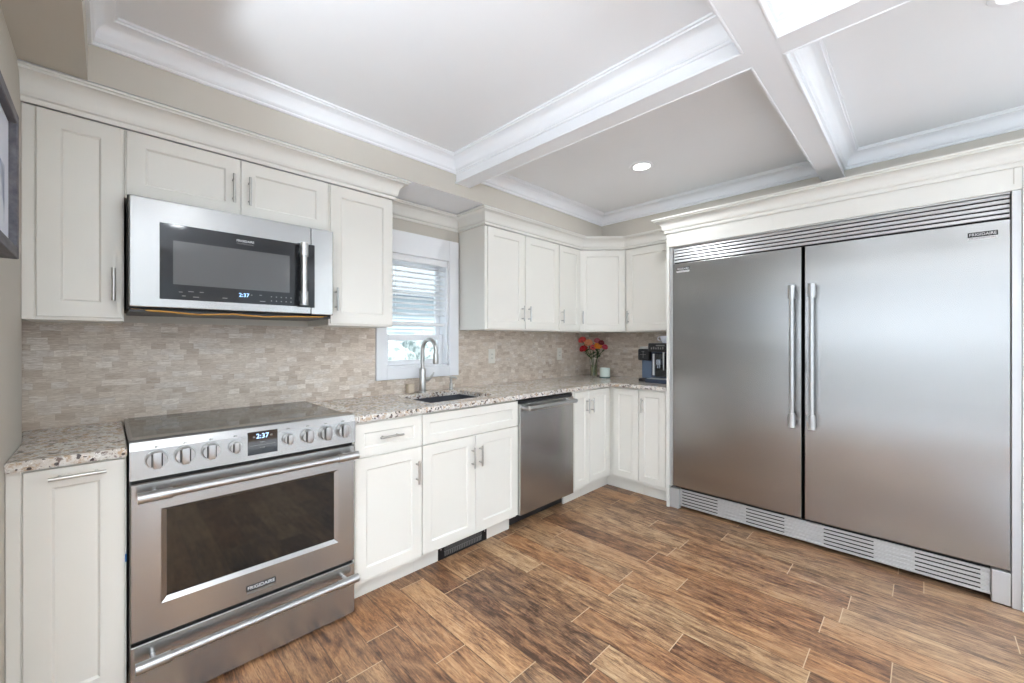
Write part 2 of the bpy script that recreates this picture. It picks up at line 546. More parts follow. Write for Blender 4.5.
# sink wall with its window opening
WX0, WX1, WZ0, WZ1 = 1.262, 1.768, 1.088, 1.865
bm = bmesh.new()
box(bm, XL - 0.12, WX0, 0.0, 0.14, 0, ZC); box(bm, WX1, XB + 0.1, 0.0, 0.14, 0, ZC)
box(bm, WX0, WX1, 0.0, 0.14, 0, WZ0); box(bm, WX0, WX1, 0.0, 0.14, WZ1, ZC)
struct('wall_back', bm, M['wall'])
struct('wall_right', B(XB, XB + 0.1, -5.5, 0.0, 0, ZC), M['wall'])
bm = bmesh.new(); wp = [(XL - 0.12, 0.0), (-0.290, 0.0), (XL, -0.30), (XL, -1.25), (XL - 0.12, -1.25)]
va = [bm.verts.new((x, y, 0)) for x, y in wp]; vb = [bm.verts.new((x, y, ZC)) for x, y in wp]
bm.faces.new(va); bm.faces.new(vb)
for i in range(5): bm.faces.new((va[i], va[(i + 1) % 5], vb[(i + 1) % 5], vb[i]))
struct('wall_left', bm, M['wall'])
# rooms behind the camera: unseen walls, white for bounce, windows placed for light
bm = bmesh.new()
ye = 0.1
for wy, ww in WEST:
    box(bm, -3.9, -3.8, wy + ww / 2, ye, 0, ZC); ye = wy - ww / 2
    box(bm, -3.9, -3.8, wy - ww / 2, wy + ww / 2, 0, 1.10); box(bm, -3.9, -3.8, wy - ww / 2, wy + ww / 2, 2.15, ZC)
box(bm, -3.9, -3.8, -5.5, ye, 0, ZC)
struct('wall_west', bm, M['ceil'])
struct('wall_north', B(-3.8, XL - 0.12, 0.0, 0.1, 0, ZC), M['ceil'])
bm = bmesh.new(); xe = -3.8
for wx, ww in SOUTH:
    box(bm, xe, wx - ww / 2, -5.5, -5.4, 0, ZC); xe = wx + ww / 2
    box(bm, wx - ww / 2, wx + ww / 2, -5.5, -5.4, 0, 0.10); box(bm, wx - ww / 2, wx + ww / 2, -5.5, -5.4, 2.10, ZC)
box(bm, xe, XB, -5.5, -5.4, 0, ZC)
struct('wall_south', bm, M['ceil'])

# bulkheads: greige faces, white undersides
def paint_under(o, zmax=ZS + 0.002):
    me = o.data
    for p in me.polygons:
        if p.normal.z < -0.9: p.material_index = 1


bm = bmesh.new(); box(bm, -0.30, XB, YBH, 0.0, ZS, ZC)
o = struct('trim_1', bm, [M['wall'], M['trim']], label='greige bulkhead over the sink wall, white underneath'); paint_under(o)
bm = bmesh.new(); box(bm, XBH, XB, -5.4, YBH, ZS, ZC)
o = struct('trim_2', bm, [M['wall'], M['trim']], label='greige bulkhead over the fridge wall'); paint_under(o)
struct('trim_3', B(XL - 0.12, -0.1, -5.4, YBH, ZS, ZC), M['wall'], label='greige soffit along the left side of the coffers')

# beams of the coffered ceiling
BX0, BX1 = 1.553, 1.650
BY0, BY1 = -2.166, -2.070
CY = -3.85
ZB = 2.288
bm = bmesh.new(); box(bm, BX0, BX1, CY, YBH, ZB, ZC)
for xx in (BX0, BX1):
    s = -1 if xx == BX0 else 1
    for (ya, yb) in ((BY1, YBH), (CY, BY0)): box(bm, min(xx, xx + s * 0.010), max(xx, xx + s * 0.010), ya, yb, ZB - 0.003, ZB + 0.009, 0.004, 2)
struct('trim_4', bm, M['trim'], label='white ceiling beam running from the sink wall')
bm = bmesh.new(); box(bm, -0.1, BX0, BY0, BY1, ZB, ZC); box(bm, BX1, XBH, BY0, BY1, ZB, ZC)
for yy in (BY0, BY1):
    s = -1 if yy == BY0 else 1
    for (xa, xb) in ((-0.1, BX0), (BX1, XBH)): box(bm, xa, xb, min(yy, yy + s * 0.010), max(yy, yy + s * 0.010), ZB - 0.003, ZB + 0.009, 0.004, 2)
struct('trim_5', bm, M['trim'], label='white ceiling beam running to the fridge wall')
struct('trim_6', B(-0.1, XBH, CY - 0.25, CY, ZB, ZC), M['trim'])

# crown inside each coffer
ZM = 2.346
cp = [(0, ZM), (0.010, ZM), (0.013, ZM + 0.006), (0.010, ZM + 0.012), (0.016, ZM + 0.016), (0.019, ZM + 0.024)]
cp += cove(0.019, ZM + 0.024, 0.066, ZC - 0.016, 7)
cp += [(0.068, ZC - 0.016), (0.070, ZC - 0.010), (0.078, ZC - 0.009), (0.078, ZC - 0.0005), (0, ZC - 0.0005)]
k = 7
for (x0, x1, y0, y1) in ((-0.1, BX0, BY1, YBH), (BX1, XBH, BY1, YBH), (BX1, XBH, CY, BY0), (-0.1, BX0, CY, BY0)):
    bm = sweep(bmesh.new(), [(x0, y1), (x1, y1), (x1, y0), (x0, y0)], cp, True)
    struct('trim_%d' % k, bm, M['trim'], True, label='white crown moulding around a ceiling coffer'); k += 1

# crown over the cabinets (one mitred run)
zb = 2.102
kp = [(0, zb), (0.006, zb), (0.010, zb + 0.006), (0.010, zb + 0.016), (0.018, zb + 0.020), (0.022, zb + 0.030)]
kp += cove(0.022, zb + 0.030, 0.064, ZS - 0.020, 7)
kp += [(0.066, ZS - 0.020), (0.068, ZS - 0.013), (0.076, ZS - 0.012), (0.076, ZS - 0.004), (0, ZS - 0.004)]
YC = -0.3135
bm = sweep(bmesh.new(), [(XL, YC), (1.148, YC), (1.148, -0.001), (1.866, -0.001), (1.866, YC), (3.031, YC), (3.305, -0.598), (3.305, -1.132)], kp)
struct('trim_11', bm, M['crown'], True, label='cream crown moulding along the tops of the upper cabinets')
# crown over the fridge surround
zf = 2.088
fp = [(0, zf), (0.008, zf), (0.012, zf + 0.008), (0.012, zf + 0.020), (0.020, zf + 0.025), (0.024, zf + 0.036)]
fp += cove(0.024, zf + 0.036, 0.066, 2.176, 7)
fp += [(0.070, 2.176), (0.072, 2.184), (0.082, 2.186), (0.082, 2.196), (0, 2.196)]
bm = sweep(bmesh.new(), [(XB - 0.001, -1.130), (2.992, -1.130), (2.992, -2.960), (XB - 0.001, -2.960)], fp)
struct('trim_12', bm, M['crown'], True, label='cream crown moulding on top of the fridge surround')

# ------------------------------------------------------------------ WINDOW over the sink
bm = bmesh.new()
box(bm, 1.189, WX0, -0.022, -0.0005, 1.010, 2.018, 0.002); box(bm, WX1, 1.854, -0.022, -0.0005, 1.010, 2.018, 0.002)
box(bm, WX0, WX1, -0.022, -0.0005, WZ1, 2.018, 0.002); box(bm, WX0, WX1, -0.022, -0.0005, 1.010, WZ0, 0.002)
w1 = struct('window_1', bm, M['trim'], label='white framed window over the sink')
bm = bmesh.new()   # jamb liner
box(bm, WX0, WX0 + 0.012, -0.0, 0.138, WZ0, WZ1); box(bm, WX1 - 0.012, WX1, -0.0, 0.138, WZ0, WZ1)
box(bm, WX0, WX1, -0.0, 0.138, WZ1 - 0.012, WZ1); box(bm, WX0, WX1, -0.0, 0.138, WZ0, WZ0 + 0.014)
emit_obj('window_jamb', bm, M['trim'], w1)


def sash(name, y0, y1, z0, z1, rb, rt):
    bm = bmesh.new(); a0, a1 = WX0 + 0.012, WX1 - 0.012; s = 0.036
    box(bm, a0, a0 + s, y0, y1, z0, z1, 0.003); box(bm, a1 - s, a1, y0, y1, z0, z1, 0.003)
    box(bm, a0 + s, a1 - s, y0, y1, z0, z0 + rb, 0.003); box(bm, a0 + s, a1 - s, y0, y1, z1 - rt, z1, 0.003)
    so = emit_obj(name, bm, M['trim'], w1)
    ym = (y0 + y1) / 2
    emit_obj('pane', B(a0 + s - 0.004, a1 - s + 0.004, ym - 0.002, ym + 0.002, z0 + rb - 0.004, z1 - rt + 0.004), M['pane'], so)
    return so


sash('lower_sash', 0.052, 0.084, WZ0 + 0.014, 1.315, 0.034, 0.042)
sash('upper_sash', 0.088, 0.118, 1.275, WZ1 - 0.012, 0.040, 0.045)
# meeting rail of the taller raised inner frame seen through the blind
emit_obj('muntin', B(WX0 + 0.012, WX1 - 0.012, 0.090, 0.114, 1.605, 1.632, 0.002), M['trim'], w1)

bl = thing('window_blind', 'white horizontal slat blind lowered over most of the sink window', 'blind', (1.515, 0.02, 1.39))
emit_obj('head_rail', B(WX0 + 0.016, WX1 - 0.016, -0.004, 0.046, 1.822, 1.8525, 0.003), M['blind'], bl)
bm = bmesh.new(); zs = 1.79
while zs > 1.43:
    t = bmesh.new(); box(t, WX0 + 0.018, WX1 - 0.018, -0.021, 0.021, -0.0013, 0.0013)
    t.transform(Matrix.Translation((0, 0.026, zs)) @ Matrix.Rotation(math.radians(24), 4, 'X'))
    me = bpy.data.meshes.new('t'); t.to_mesh(me); t.free(); bm.from_mesh(me); bpy.data.meshes.remove(me)
    zs -= 0.0365
emit_obj('slats', bm, M['blind'], bl)
emit_obj('bottom_rail', B(WX0 + 0.018, WX1 - 0.018, 0.006, 0.046, 1.378, 1.400, 0.004), M['blind'], bl)
bm = bmesh.new()
for xx in (1.34, 1.69):
    for yy in (0.004, 0.048): cyl(bm, (xx, yy, 1.39), (xx, yy, 1.82), 0.0011, seg=6)
cyl(bm, (1.725, -0.002, 1.22), (1.725, -0.002, 1.82), 0.0014, seg=6); cyl(bm, (1.725, -0.002, 1.18), (1.725, -0.002, 1.225), 0.005, 0.003, seg=10)
emit_split('cord', bm, M['blind'], bl)

# outside
bm = B(-6, 12, 0.3, 30, -0.62, -0.5)
struct('ground_outside', bm, M['patio'])
bm = bmesh.new(); random.seed(4)
for i in range(110):
    r = bmesh.ops.create_icosphere(bm, subdivisions=2, radius=random.uniform(0.35, 0.6),
                                   matrix=Matrix.Translation((random.uniform(3.0, 11), random.uniform(7.4, 8.6), random.uniform(-0.3, 1.0))))
    for v in r['verts']: v.co += Vector((random.uniform(-.06, .06), random.uniform(-.06, .06), random.uniform(-.06, .06)))
solo('hedge', bm, M['hedge'], (7, 8, -0.5), 'blurred green hedge seen outside through the sink window', 'hedge')

t = thing('neighbor_house', 'pale blue-grey sided house seen blurred through the blind', 'house', (9, 14, -0.5))  # backdrop house added to cover the bright sky behind the slats
M['siding'] = plain('pale_blue_siding', hexc(196, 204, 208), 0.7, var=0.04)
bm = B(2, 16, 12.5, 18, -0.5, 3.1)
for i in range(24): box(bm, 2, 16, 12.46, 12.5, -0.4 + i * 0.145, -0.385 + i * 0.145)
emit_obj('walls', bm, M['siding'], t)
bm = bmesh.new()
v = [bm.verts.new(p) for p in ((1.6, 12.0, 3.1), (16.4, 12.0, 3.1), (16.4, 15.2, 5.0), (1.6, 15.2, 5.0), (16.4, 18.4, 3.1), (1.6, 18.4, 3.1))]
for f in ((0, 1, 2, 3), (3, 2, 4, 5), (0, 3, 5), (1, 4, 2), (0, 5, 4, 1)): bm.faces.new([v[q] for q in f])
emit_obj('roof', bm, plain('grey_shingles', hexc(140, 145, 152), 0.8, var=0.1), t)

# ------------------------------------------------------------------ BACKSPLASH
bm = bmesh.new()
TX = 0.007
box(bm, -0.2895, 1.189, -TX, -0.0005, 0.88, 1.352); box(bm, 1.854, XB - 0.0005, -TX, -0.0005, 0.88, 1.352)
box(bm, 1.189, 1.854, -TX, -0.0005, 0.88, 1.010)
box(bm, 1.140, 1.189, -TX, -0.0005, 1.352, 1.366); box(bm, 1.854, 1.87, -TX, -0.0005, 1.352, 1.366)
solo('tile_backsplash', bm, M['mosaic'], (1.5, 0, 0.88), 'beige stone strip mosaic backsplash behind the range and sink', 'backsplash')
bm = B(XB - TX, XB - 0.0005, -1.13, -TX - 0.0005, 0.88, 1.352)
solo('tile_backsplash', bm, M['mosaic'], (XB, -0.5, 0.88), 'beige stone strip mosaic behind the flowers and coffee machines', 'backsplash')


# ------------------------------------------------------------------ CABINETRY
def door_mesh(fr, a0, a1, z0, z1, cf, th=0.019, rail=0.057, rec=0.007):
    """shaker front: frame with a recessed flat panel"""
    bm = bmesh.new()
    V = lambda a, z, c: bm.verts.new(fr(a, z, c))
    cb = cf - th; e = 0.0015
    rail = min(rail, (a1 - a0) * 0.32, (z1 - z0) * 0.36)
    loops = [[(a0, z0), (a1, z0), (a1, z1), (a0, z1)]]
    def ins(d): return [(a0 + d, z0 + d), (a1 - d, z0 + d), (a1 - d, z1 - d), (a0 + d, z1 - d)]
    rings = []
    for d, c in ((0, cb), (0, cf - e), (e, cf), (rail, cf), (rail + 0.002, cf - 0.002), (rail + 0.0065, cf - rec)):
        rings.append([V(a, z, c) for a, z in ins(d)])
    bm.faces.new(rings[0][::-1])
    for r0, r1 in zip(rings, rings[1:]):
        for i in range(4): bm.faces.new((r0[i], r0[(i + 1) % 4], r1[(i + 1) % 4], r1[i]))
    bm.faces.new(rings[-1])
    return bm


def pull(fr, a, z, cf, L, parent, vert=True, r=0.0058):
    bm = bmesh.new(); c = cf + 0.030
    if vert:
        cyl(bm, fr(a, z - L / 2, c), fr(a, z + L / 2, c), r, seg=16)
        for s in (-1, 1): cyl(bm, fr(a, z + s * L * 0.32, cf), fr(a, z + s * L * 0.32, c), r * 0.75, seg=12)
    else:
        cyl(bm, fr(a - L / 2, z, c), fr(a + L / 2, z, c), r, seg=16)
        for s in (-1, 1): cyl(bm, fr(a + s * L * 0.32, z, cf), fr(a + s * L * 0.32, z, c), r * 0.75, seg=12)
    return emit_obj('handle', bm, M['nickel'], parent, True, 'brushed nickel bar handle')


def front(name, fr, a0, a1, z0, z1, cf, parent, handle=None, rail=0.057):
    d = emit_obj(name, door_mesh(fr, a0, a1, z0, z1, cf, rail=rail), M['cab'], parent)
    if handle:
        kind, a, z, L = handle
        pull(fr, a, z, cf, L, d, kind == 'v')
    return d


def carcass(fr, a0, a1, z0, z1, c0, c1, parent, extra=None, mat='cab'):
    c1 += 0.011; bm = bmesh.new(); fr.box(bm, a0, a1, c0, c1, z0, z1, 0.001)
    if extra:
        for e in extra: fr.box(bm, *e)
    return emit_obj('cabinet_box', bm, M[mat], parent)


cD, cU = -YD, -YU
G = 0.0015
BASE_GROUP = None
# --- base: narrow pull-out left of the range
t = thing('base_cabinet', 'narrow white base cabinet with a horizontal bar handle left of the range', 'cabinet', (-0.13, -0.3, 0))
carcass(FA, XL + 0.001, -0.004, 0.105, 0.883, 0.008, cD - 0.020, t)
emit_obj('filler_strip', B(XL + 0.001, -0.233, -(cD - 0.006), -(cD - 0.020), 0.105, 0.883, 0.001), M['cab'], t)
front('pull_out_door', FA, -0.229, -0.008, 0.118, 0.876, cD, t, ('h', -0.114, 0.850, 0.125), rail=0.058)
emit_obj('toe_kick', B(XL + 0.001, -0.004, -0.545, -0.53, 0.0005, 0.104), M['cab'], t)
# --- base: drawer over door
t = thing('base_cabinet', 'white base cabinet with one drawer over one door right of the range', 'cabinet', (0.96, -0.3, 0))
carcass(FA, 0.772, 1.1455, 0.105, 0.883, 0.008, cD - 0.020, t)
front('drawer', FA, 0.778, 1.1435, 0.711, 0.872, cD, t, ('h', 0.957, 0.797, 0.125), rail=0.045)
front('door', FA, 0.778, 1.1435, 0.120, 0.706, cD, t, ('v', 1.110, 0.580, 0.122))
emit_obj('toe_kick', B(0.772, 1.1455, -0.545, -0.53, 0.0005, 0.104), M['cab'], t)
# --- sink base
t = thing('sink_base_cabinet', 'wide white sink cabinet with two doors under a false drawer front', 'cabinet', (1.52, -0.3, 0))
bm = bmesh.new()
FA.box(bm, 1.1465, 1.164, 0.008, cD - 0.020, 0.105, 0.883); FA.box(bm, 1.862, 1.8775, 0.008, cD - 0.020, 0.105, 0.883)
FA.box(bm, 1.164, 1.862, 0.008, cD - 0.020, 0.105, 0.125); FA.box(bm, 1.164, 1.862, cD - 0.040, cD - 0.020, 0.125, 0.883)
emit_obj('cabinet_box', bm, M['cab'], t)
front('false_drawer_front', FA, 1.149, 1.877, 0.711, 0.872, cD, t, rail=0.045)
front('door', FA, 1.149, 1.5145, 0.120, 0.706, cD, t, ('v', 1.487, 0.580, 0.122))
front('door', FA, 1.5175, 1.877, 0.120, 0.706, cD, t, ('v', 1.545, 0.582, 0.122))
bm = bmesh.new(); box(bm, 1.1465, 1.304, -0.545, -0.53, 0.0005, 0.104); box(bm, 1.676, 1.8775, -0.545, -0.53, 0.0005, 0.104); box(bm, 1.304, 1.676, -0.545, -0.53, 0.082, 0.104)
emit_obj('toe_kick', bm, M['cab'], t)
# --- toe kick heater grille
t = thing('toe_kick_vent', 'black grille vent set in the toe kick under the sink cabinet', 'vent', (1.49, -0.54, 0.001))
bm = bmesh.new()
box(bm, 1.306, 1.674, -0.549, -0.543, 0.001, 0.012); box(bm, 1.306, 1.674, -0.549, -0.543, 0.070, 0.081)
box(bm, 1.306, 1.345, -0.549, -0.543, 0.012, 0.070); box(bm, 1.635, 1.674, -0.549, -0.543, 0.012, 0.070)
emit_obj('vent_frame', bm, M['black'], t)
emit_obj('vent_box', B(1.31, 1.67, -0.531, -0.50, 0.001, 0.079), M['dark'], t)
bm = bmesh.new()
for i in range(22):
    xx = 1.352 + i * 0.0130
    box(bm, xx, xx + 0.006, -0.5465, -0.5435, 0.012, 0.036)
box(bm, 1.345, 1.635, -0.5465, -0.5435, 0.036, 0.040)
for i in range(4): box(bm, 1.345, 1.635, -0.546, -0.5445, 0.045 + i * 0.0065, 0.0472 + i * 0.0065)
emit_obj('vent_louvres', bm, M['text_grey'], t)
bm = bmesh.new()
for xx in (1.322, 1.656): cyl(bm, (xx, -0.551, 0.06), (xx, -0.549, 0.06), 0.004, seg=10)
emit_split('screw', bm, M['chrome'], t)
# --- narrow base + corner base + fridge-side base
t = thing('base_cabinet', 'slim white base cabinet just right of the dishwasher', 'cabinet', (2.59, -0.3, 0))
carcass(FA, 2.470, 2.696, 0.105, 0.883, 0.008, cD - 0.020, t)
front('door', FA, 2.500, 2.6935, 0.132, 0.872, cD, t, ('v', 2.655, 0.755, 0.115), rail=0.050)
emit_obj('toe_kick', B(2.470, 2.696, -0.545, -0.53, 0.0005, 0.104), M['cab'], t)
XDB = 3.0125; cDB = XB - XDB
t = thing('corner_base_cabinet', 'white corner base cabinet with folding doors meeting in the inside corner', 'cabinet', (3.3, -0.3, 0))
bm = bmesh.new(); box(bm, 2.6975, XB - 0.008, YD + 0.020, -0.008, 0.105, 0.883); box(bm, XDB + 0.020, XB - 0.008, -0.886, YD + 0.020, 0.105, 0.883)
emit_obj('cabinet_box', bm, M['cab'], t)
front('door', FA, 2.699, 2.986, 0.132, 0.872, cD, t, ('v', 2.722, 0.755, 0.115), rail=0.050)
front('door', FB, 0.657, 0.8845, 0.132, 0.872, cDB, t, rail=0.050)
bm = B(2.6975, 3.0975, -0.545, -0.53, 0.0005, 0.104); box(bm, 3.0975, 3.112, -0.886, -0.53, 0.0005, 0.104)
emit_obj('toe_kick', bm, M['cab'], t)
t = thing('base_cabinet', 'white base cabinet beneath the coffee machines beside the fridge panel', 'cabinet', (3.3, -1.0, 0))
carcass(FB, 0.888, 1.129, 0.105, 0.883, 0.008, cDB - 0.020, t)
front('door', FB, 0.8895, 1.112, 0.132, 0.872, cDB, t, ('v', 0.928, 0.752, 0.115), rail=0.050)
emit_obj('toe_kick', B(3.0975, 3.112, -1.129, -0.888, 0.0005, 0.104), M['cab'], t)

# --- uppers
def upper_box(fr, a0, a1, z0, z1, t, c1=cU - 0.020):
    return carcass(fr, a0, a1, z0, z1, 0.0085, c1, t)


t = thing('wall_cabinet', 'tall narrow white wall cabinet left of the microwave', 'cabinet', (-0.13, -0.15, 1.346))
upper_box(FA, XL + 0.001, -0.0035, 1.346, 2.101, t)
emit_obj('filler_strip', B(XL + 0.001, -0.232, -(cU - 0.007), -(cU - 0.020), 1.350, 2.100, 0.001), M['cab'], t)
front('door', FA, -0.228, -0.008, 1.358, 2.098, cU, t, ('v', -0.033, 1.487, 0.124), rail=0.058)
t = thing('wall_cabinet', 'short two-door white wall cabinet above the microwave', 'cabinet', (0.385, -0.15, 1.833))
upper_box(FA, -0.0025, 0.7765, 1.833, 2.101, t)
front('door', FA, 0.004, 0.3825, 1.838, 2.098, cU, t, ('v', 0.354, 1.955, 0.128), rail=0.055)
front('door', FA, 0.3855, 0.771, 1.838, 2.098, cU, t, ('v', 0.416, 1.955, 0.128), rail=0.055)
t = thing('wall_cabinet', 'single-door white wall cabinet between the microwave and the window', 'cabinet', (0.96, -0.15, 1.352))
upper_box(FA, 0.7775, 1.147, 1.352, 2.101, t)
front('door', FA, 0.786, 1.143, 1.362, 2.098, cU, t, ('v', 0.812, 1.490, 0.122))
t = thing('wall_cabinet', 'two-door white wall cabinet just right of the sink window', 'cabinet', (2.27, -0.15, 1.352))
upper_box(FA, 1.867, 2.703, 1.352, 2.101, t)
front('door', FA, 1.892, 2.271, 1.362, 2.098, cU, t, ('v', 2.243, 1.482, 0.120))
front('door', FA, 2.286, 2.700, 1.362, 2.098, cU, t, ('v', 2.316, 1.482, 0.120))
t = thing('wall_cabinet', 'narrow one-door white wall cabinet next to the diagonal corner', 'cabinet', (2.87, -0.15, 1.352))
upper_box(FA, 2.704, 3.029, 1.352, 2.101, t)
front('door', FA, 2.712, 3.012, 1.362, 2.098, cU, t, ('v', 2.738, 1.482, 0.115), rail=0.05)
# diagonal corner
t = thing('corner_wall_cabinet', 'diagonal white corner wall cabinet above the flowers', 'cabinet', (3.35, -0.3, 1.352))
bm = bmesh.new()
ring = [(3.030, -0.0085), (3.030, -0.2975), (3.043, -0.3100), (3.313, -0.5985), (3.3255, -0.5985), (XB - 0.0085, -0.5985), (XB - 0.0085, -0.0085)]
ring = [(3.030, -0.0085), (3.030, -0.285), (3.3245, -0.5985), (XB - 0.0085, -0.5985), (XB - 0.0085, -0.0085)]
vb = [bm.verts.new((x, y, 1.352)) for x, y in ring]; vt = [bm.verts.new((x, y, 2.101)) for x, y in ring]
bm.faces.new(vb[::-1]); bm.faces.new(vt)
for i in range(len(ring)): bm.faces.new((vb[i], vb[(i + 1) % 5], vt[(i + 1) % 5], vt[i]))
emit_obj('cabinet_box', bm, M['cab'], t)
d0 = Vector((3.030, -0.285)); d1 = Vector((3.3245, -0.5985)); FD = Fr(d0, (d1 - d0)); LD = (d1 - d0).length
front('door', FD, 0.008, LD - 0.010, 1.362, 2.098, 0.0195, t, ('v', 0.035, 1.482, 0.115))
XUB = 3.305; cUB = XB - XUB
t = thing('wall_cabinet', 'white wall cabinet above the coffee machines against the fridge panel', 'cabinet', (3.45, -0.87, 1.352))
upper_box(FB, 0.600, 1.129, 1.352, 2.101, t, cUB - 0.020)
front('door', FB, 0.612, 1.120, 1.362, 2.098, cUB, t, ('v', 0.638, 1.482, 0.115))

# ------------------------------------------------------------------ COUNTERTOPS
def slab(bm, pts, z0, z1, bev=0.006, hole=None):
    vb = [bm.verts.new((x, y, z1)) for x, y in pts]
    f = bm.faces.new(vb)
    if f.normal.z < 0: f.normal_flip()
    r = bmesh.ops.extrude_face_region(bm, geom=[f])
    for v in [g for g in r['geom'] if isinstance(g, bmesh.types.BMVert)]: v.co.z = z0
    return bm


ZT = 0.914
bm = slab(bmesh.new(), [(-0.2885, -0.0075), (XL + 0.001, -0.301), (XL + 0.001, -0.648), (-0.003, -0.648), (-0.003, -0.0075)], 0.884, ZT)
bmesh.ops.bevel(bm, geom=[e for e in bm.edges], offset=0.003, segments=2, affect='EDGES')
solo('countertop', bm, M['granite'], (-0.14, -0.3, 0.884), 'short speckled granite countertop left of the range', 'countertop')
SX0, SX1, SY0, SY1 = 1.272, 1.765, -0.522, -0.148
bm = bmesh.new()
xs = [0.767, SX0, SX1, 2.985, XB - 0.0075]; ys = [-1.129, -0.648, SY0, SY1, -0.0075]
V = {}
def vv(i, j):
    if (i, j) not in V: V[(i, j)] = bm.verts.new((xs[i], ys[j], ZT))
    return V[(i, j)]
fs = []
for i in range(4):
    for j in range(4):
        if j == 0 and i < 3: continue
        if i == 1 and j == 2: continue
        fs.append(bm.faces.new((vv(i, j), vv(i + 1, j), vv(i + 1, j + 1), vv(i, j + 1))))
r = bmesh.ops.extrude_face_region(bm, geom=fs)
for v in [g for g in r['geom'] if isinstance(g, bmesh.types.BMVert)]: v.co.z = 0.884
bmesh.ops.recalc_face_normals(bm, faces=bm.faces)
es = [e for e in bm.edges if len(e.link_faces) == 2 and e.calc_face_angle() > 0.5]
bmesh.ops.bevel(bm, geom=es, offset=0.004, segments=2, affect='EDGES')
solo('countertop', bm, M['granite'], (2.0, -0.3, 0.884), 'long L-shaped speckled granite countertop holding the sink', 'countertop')

# ------------------------------------------------------------------ SINK, FAUCET, DISPENSER
t = thing('kitchen_sink', 'dark undermount kitchen sink set in the granite below the window', 'sink', ((SX0 + SX1) / 2, -0.365, 0.70))
bm = bmesh.new()
def rr(x0, x1, y0, y1, z, r, n=5):
    out = []
    for cx_, cy_, a0 in ((x1 - r, y1 - r, 0), (x0 + r, y1 - r, 90), (x0 + r, y0 + r, 180), (x1 - r, y0 + r, 270)):
        for k in range(n + 1):
            a = math.radians(a0 + 90 * k / n); out.append((cx_ + r * math.cos(a), cy_ + r * math.sin(a), z))
    return out
rings = [rr(SX0 - 0.02, SX1 + 0.02, SY0 - 0.02, SY1 + 0.02, 0.8835, 0.03), rr(SX0 - 0.003, SX1 + 0.003, SY0 - 0.003, SY1 + 0.003, 0.8835, 0.03),
         rr(SX0 - 0.003, SX1 + 0.003, SY0 - 0.003, SY1 + 0.003, 0.72, 0.03), rr(SX0 + 0.02, SX1 - 0.02, SY0 + 0.02, SY1 - 0.02, 0.70, 0.03)]
rv = [[bm.verts.new(p) for p in rg] for rg in rings]; nn = len(rv[0])
for a, b in zip(rv, rv[1:]):
    for i in range(nn): bm.faces.new((a[i], a[(i + 1) % nn], b[(i + 1) % nn], b[i]))
bm.faces.new(rv[-1])
emit_obj('basin', bm, M['sink'], t, True)
emit_obj('drain', lathe(bmesh.new(), [(0, 0.001), (0.03, 0.002), (0.042, 0.004), (0.043, 0.0)], (1.53, -0.365, 0.70)), M['chrome'], t, True)

fx, fy = 1.500, -0.075
t = thing('faucet', 'brushed steel gooseneck pull-down faucet behind the sink', 'faucet', (fx, fy, ZT))
emit_obj('faucet_body', lathe(bmesh.new(), [(0, 0), (0.027, 0), (0.027, 0.008), (0.0225, 0.012), (0.0225, 0.155), (0.018, 0.168), (0, 0.168)], (fx, fy, ZT)), M['nickel'], t, True)
pts = [(fx, fy, ZT + 0.16), (fx, fy, ZT + 0.295)]
R_ = 0.070; dirv = Vector((0.10, -0.995, 0)).normalized()
for k in range(1, 17):
    a = PI * k / 16
    q = Vector((fx, fy, ZT + 0.295)) + dirv * (R_ * (1 - math.cos(a))) + Vector((0, 0, R_ * math.sin(a))); pts.append(q)
endp = pts[-1]
pts.append(endp - Vector((0, 0, 0.02)))
emit_obj('spout', tube(bmesh.new(), pts, 0.0138, 16), M['nickel'], t, True)
e2 = pts[-1]
emit_obj('spray_head', tube(bmesh.new(), [e2, e2 - Vector((0, 0, 0.01)), e2 - Vector((0, 0, 0.062)), e2 - Vector((0, 0, 0.074))], [0.0145, 0.018, 0.020, 0.017], 18), M['nickel'], t, True)
hb = Vector((fx + 0.018, fy, ZT + 0.085))
emit_obj('lever', tube(bmesh.new(), [hb, hb + Vector((0.030, 0.0, 0.002)), hb + Vector((0.046, 0.002, 0.010)), hb + Vector((0.070, 0.004, 0.036)), hb + Vector((0.079, 0.005, 0.048))], [0.013, 0.013, 0.009, 0.006, 0.005], 12), M['nickel'], t, True)
t = thing('soap_dispenser', 'small steel soap dispenser pump right of the faucet', 'soap dispenser', (1.735, -0.085, ZT))
emit_obj('base', lathe(bmesh.new(), [(0, 0), (0.019, 0), (0.019, 0.006), (0.013, 0.010), (0.012, 0.045), (0.008, 0.050), (0.008, 0.085), (0, 0.085)], (1.735, -0.085, ZT)), M['nickel'], t, True)
emit_obj('nozzle', tube(bmesh.new(), [(1.735, -0.08, ZT + 0.088), (1.735, -0.10, ZT + 0.092), (1.733, -0.145, ZT + 0.092), (1.732, -0.155, ZT + 0.084)], [0.010, 0.008, 0.006, 0.005], 12), M['nickel'], t, True)
bm = B(1.400, 1.447, -0.060, -0.022, ZT, ZT + 0.062, 0.006, 2)
solo('sponge_holder', bm, M['beige'], (1.423, -0.041, ZT), 'small beige block standing left of the faucet under the window', 'sponge holder')

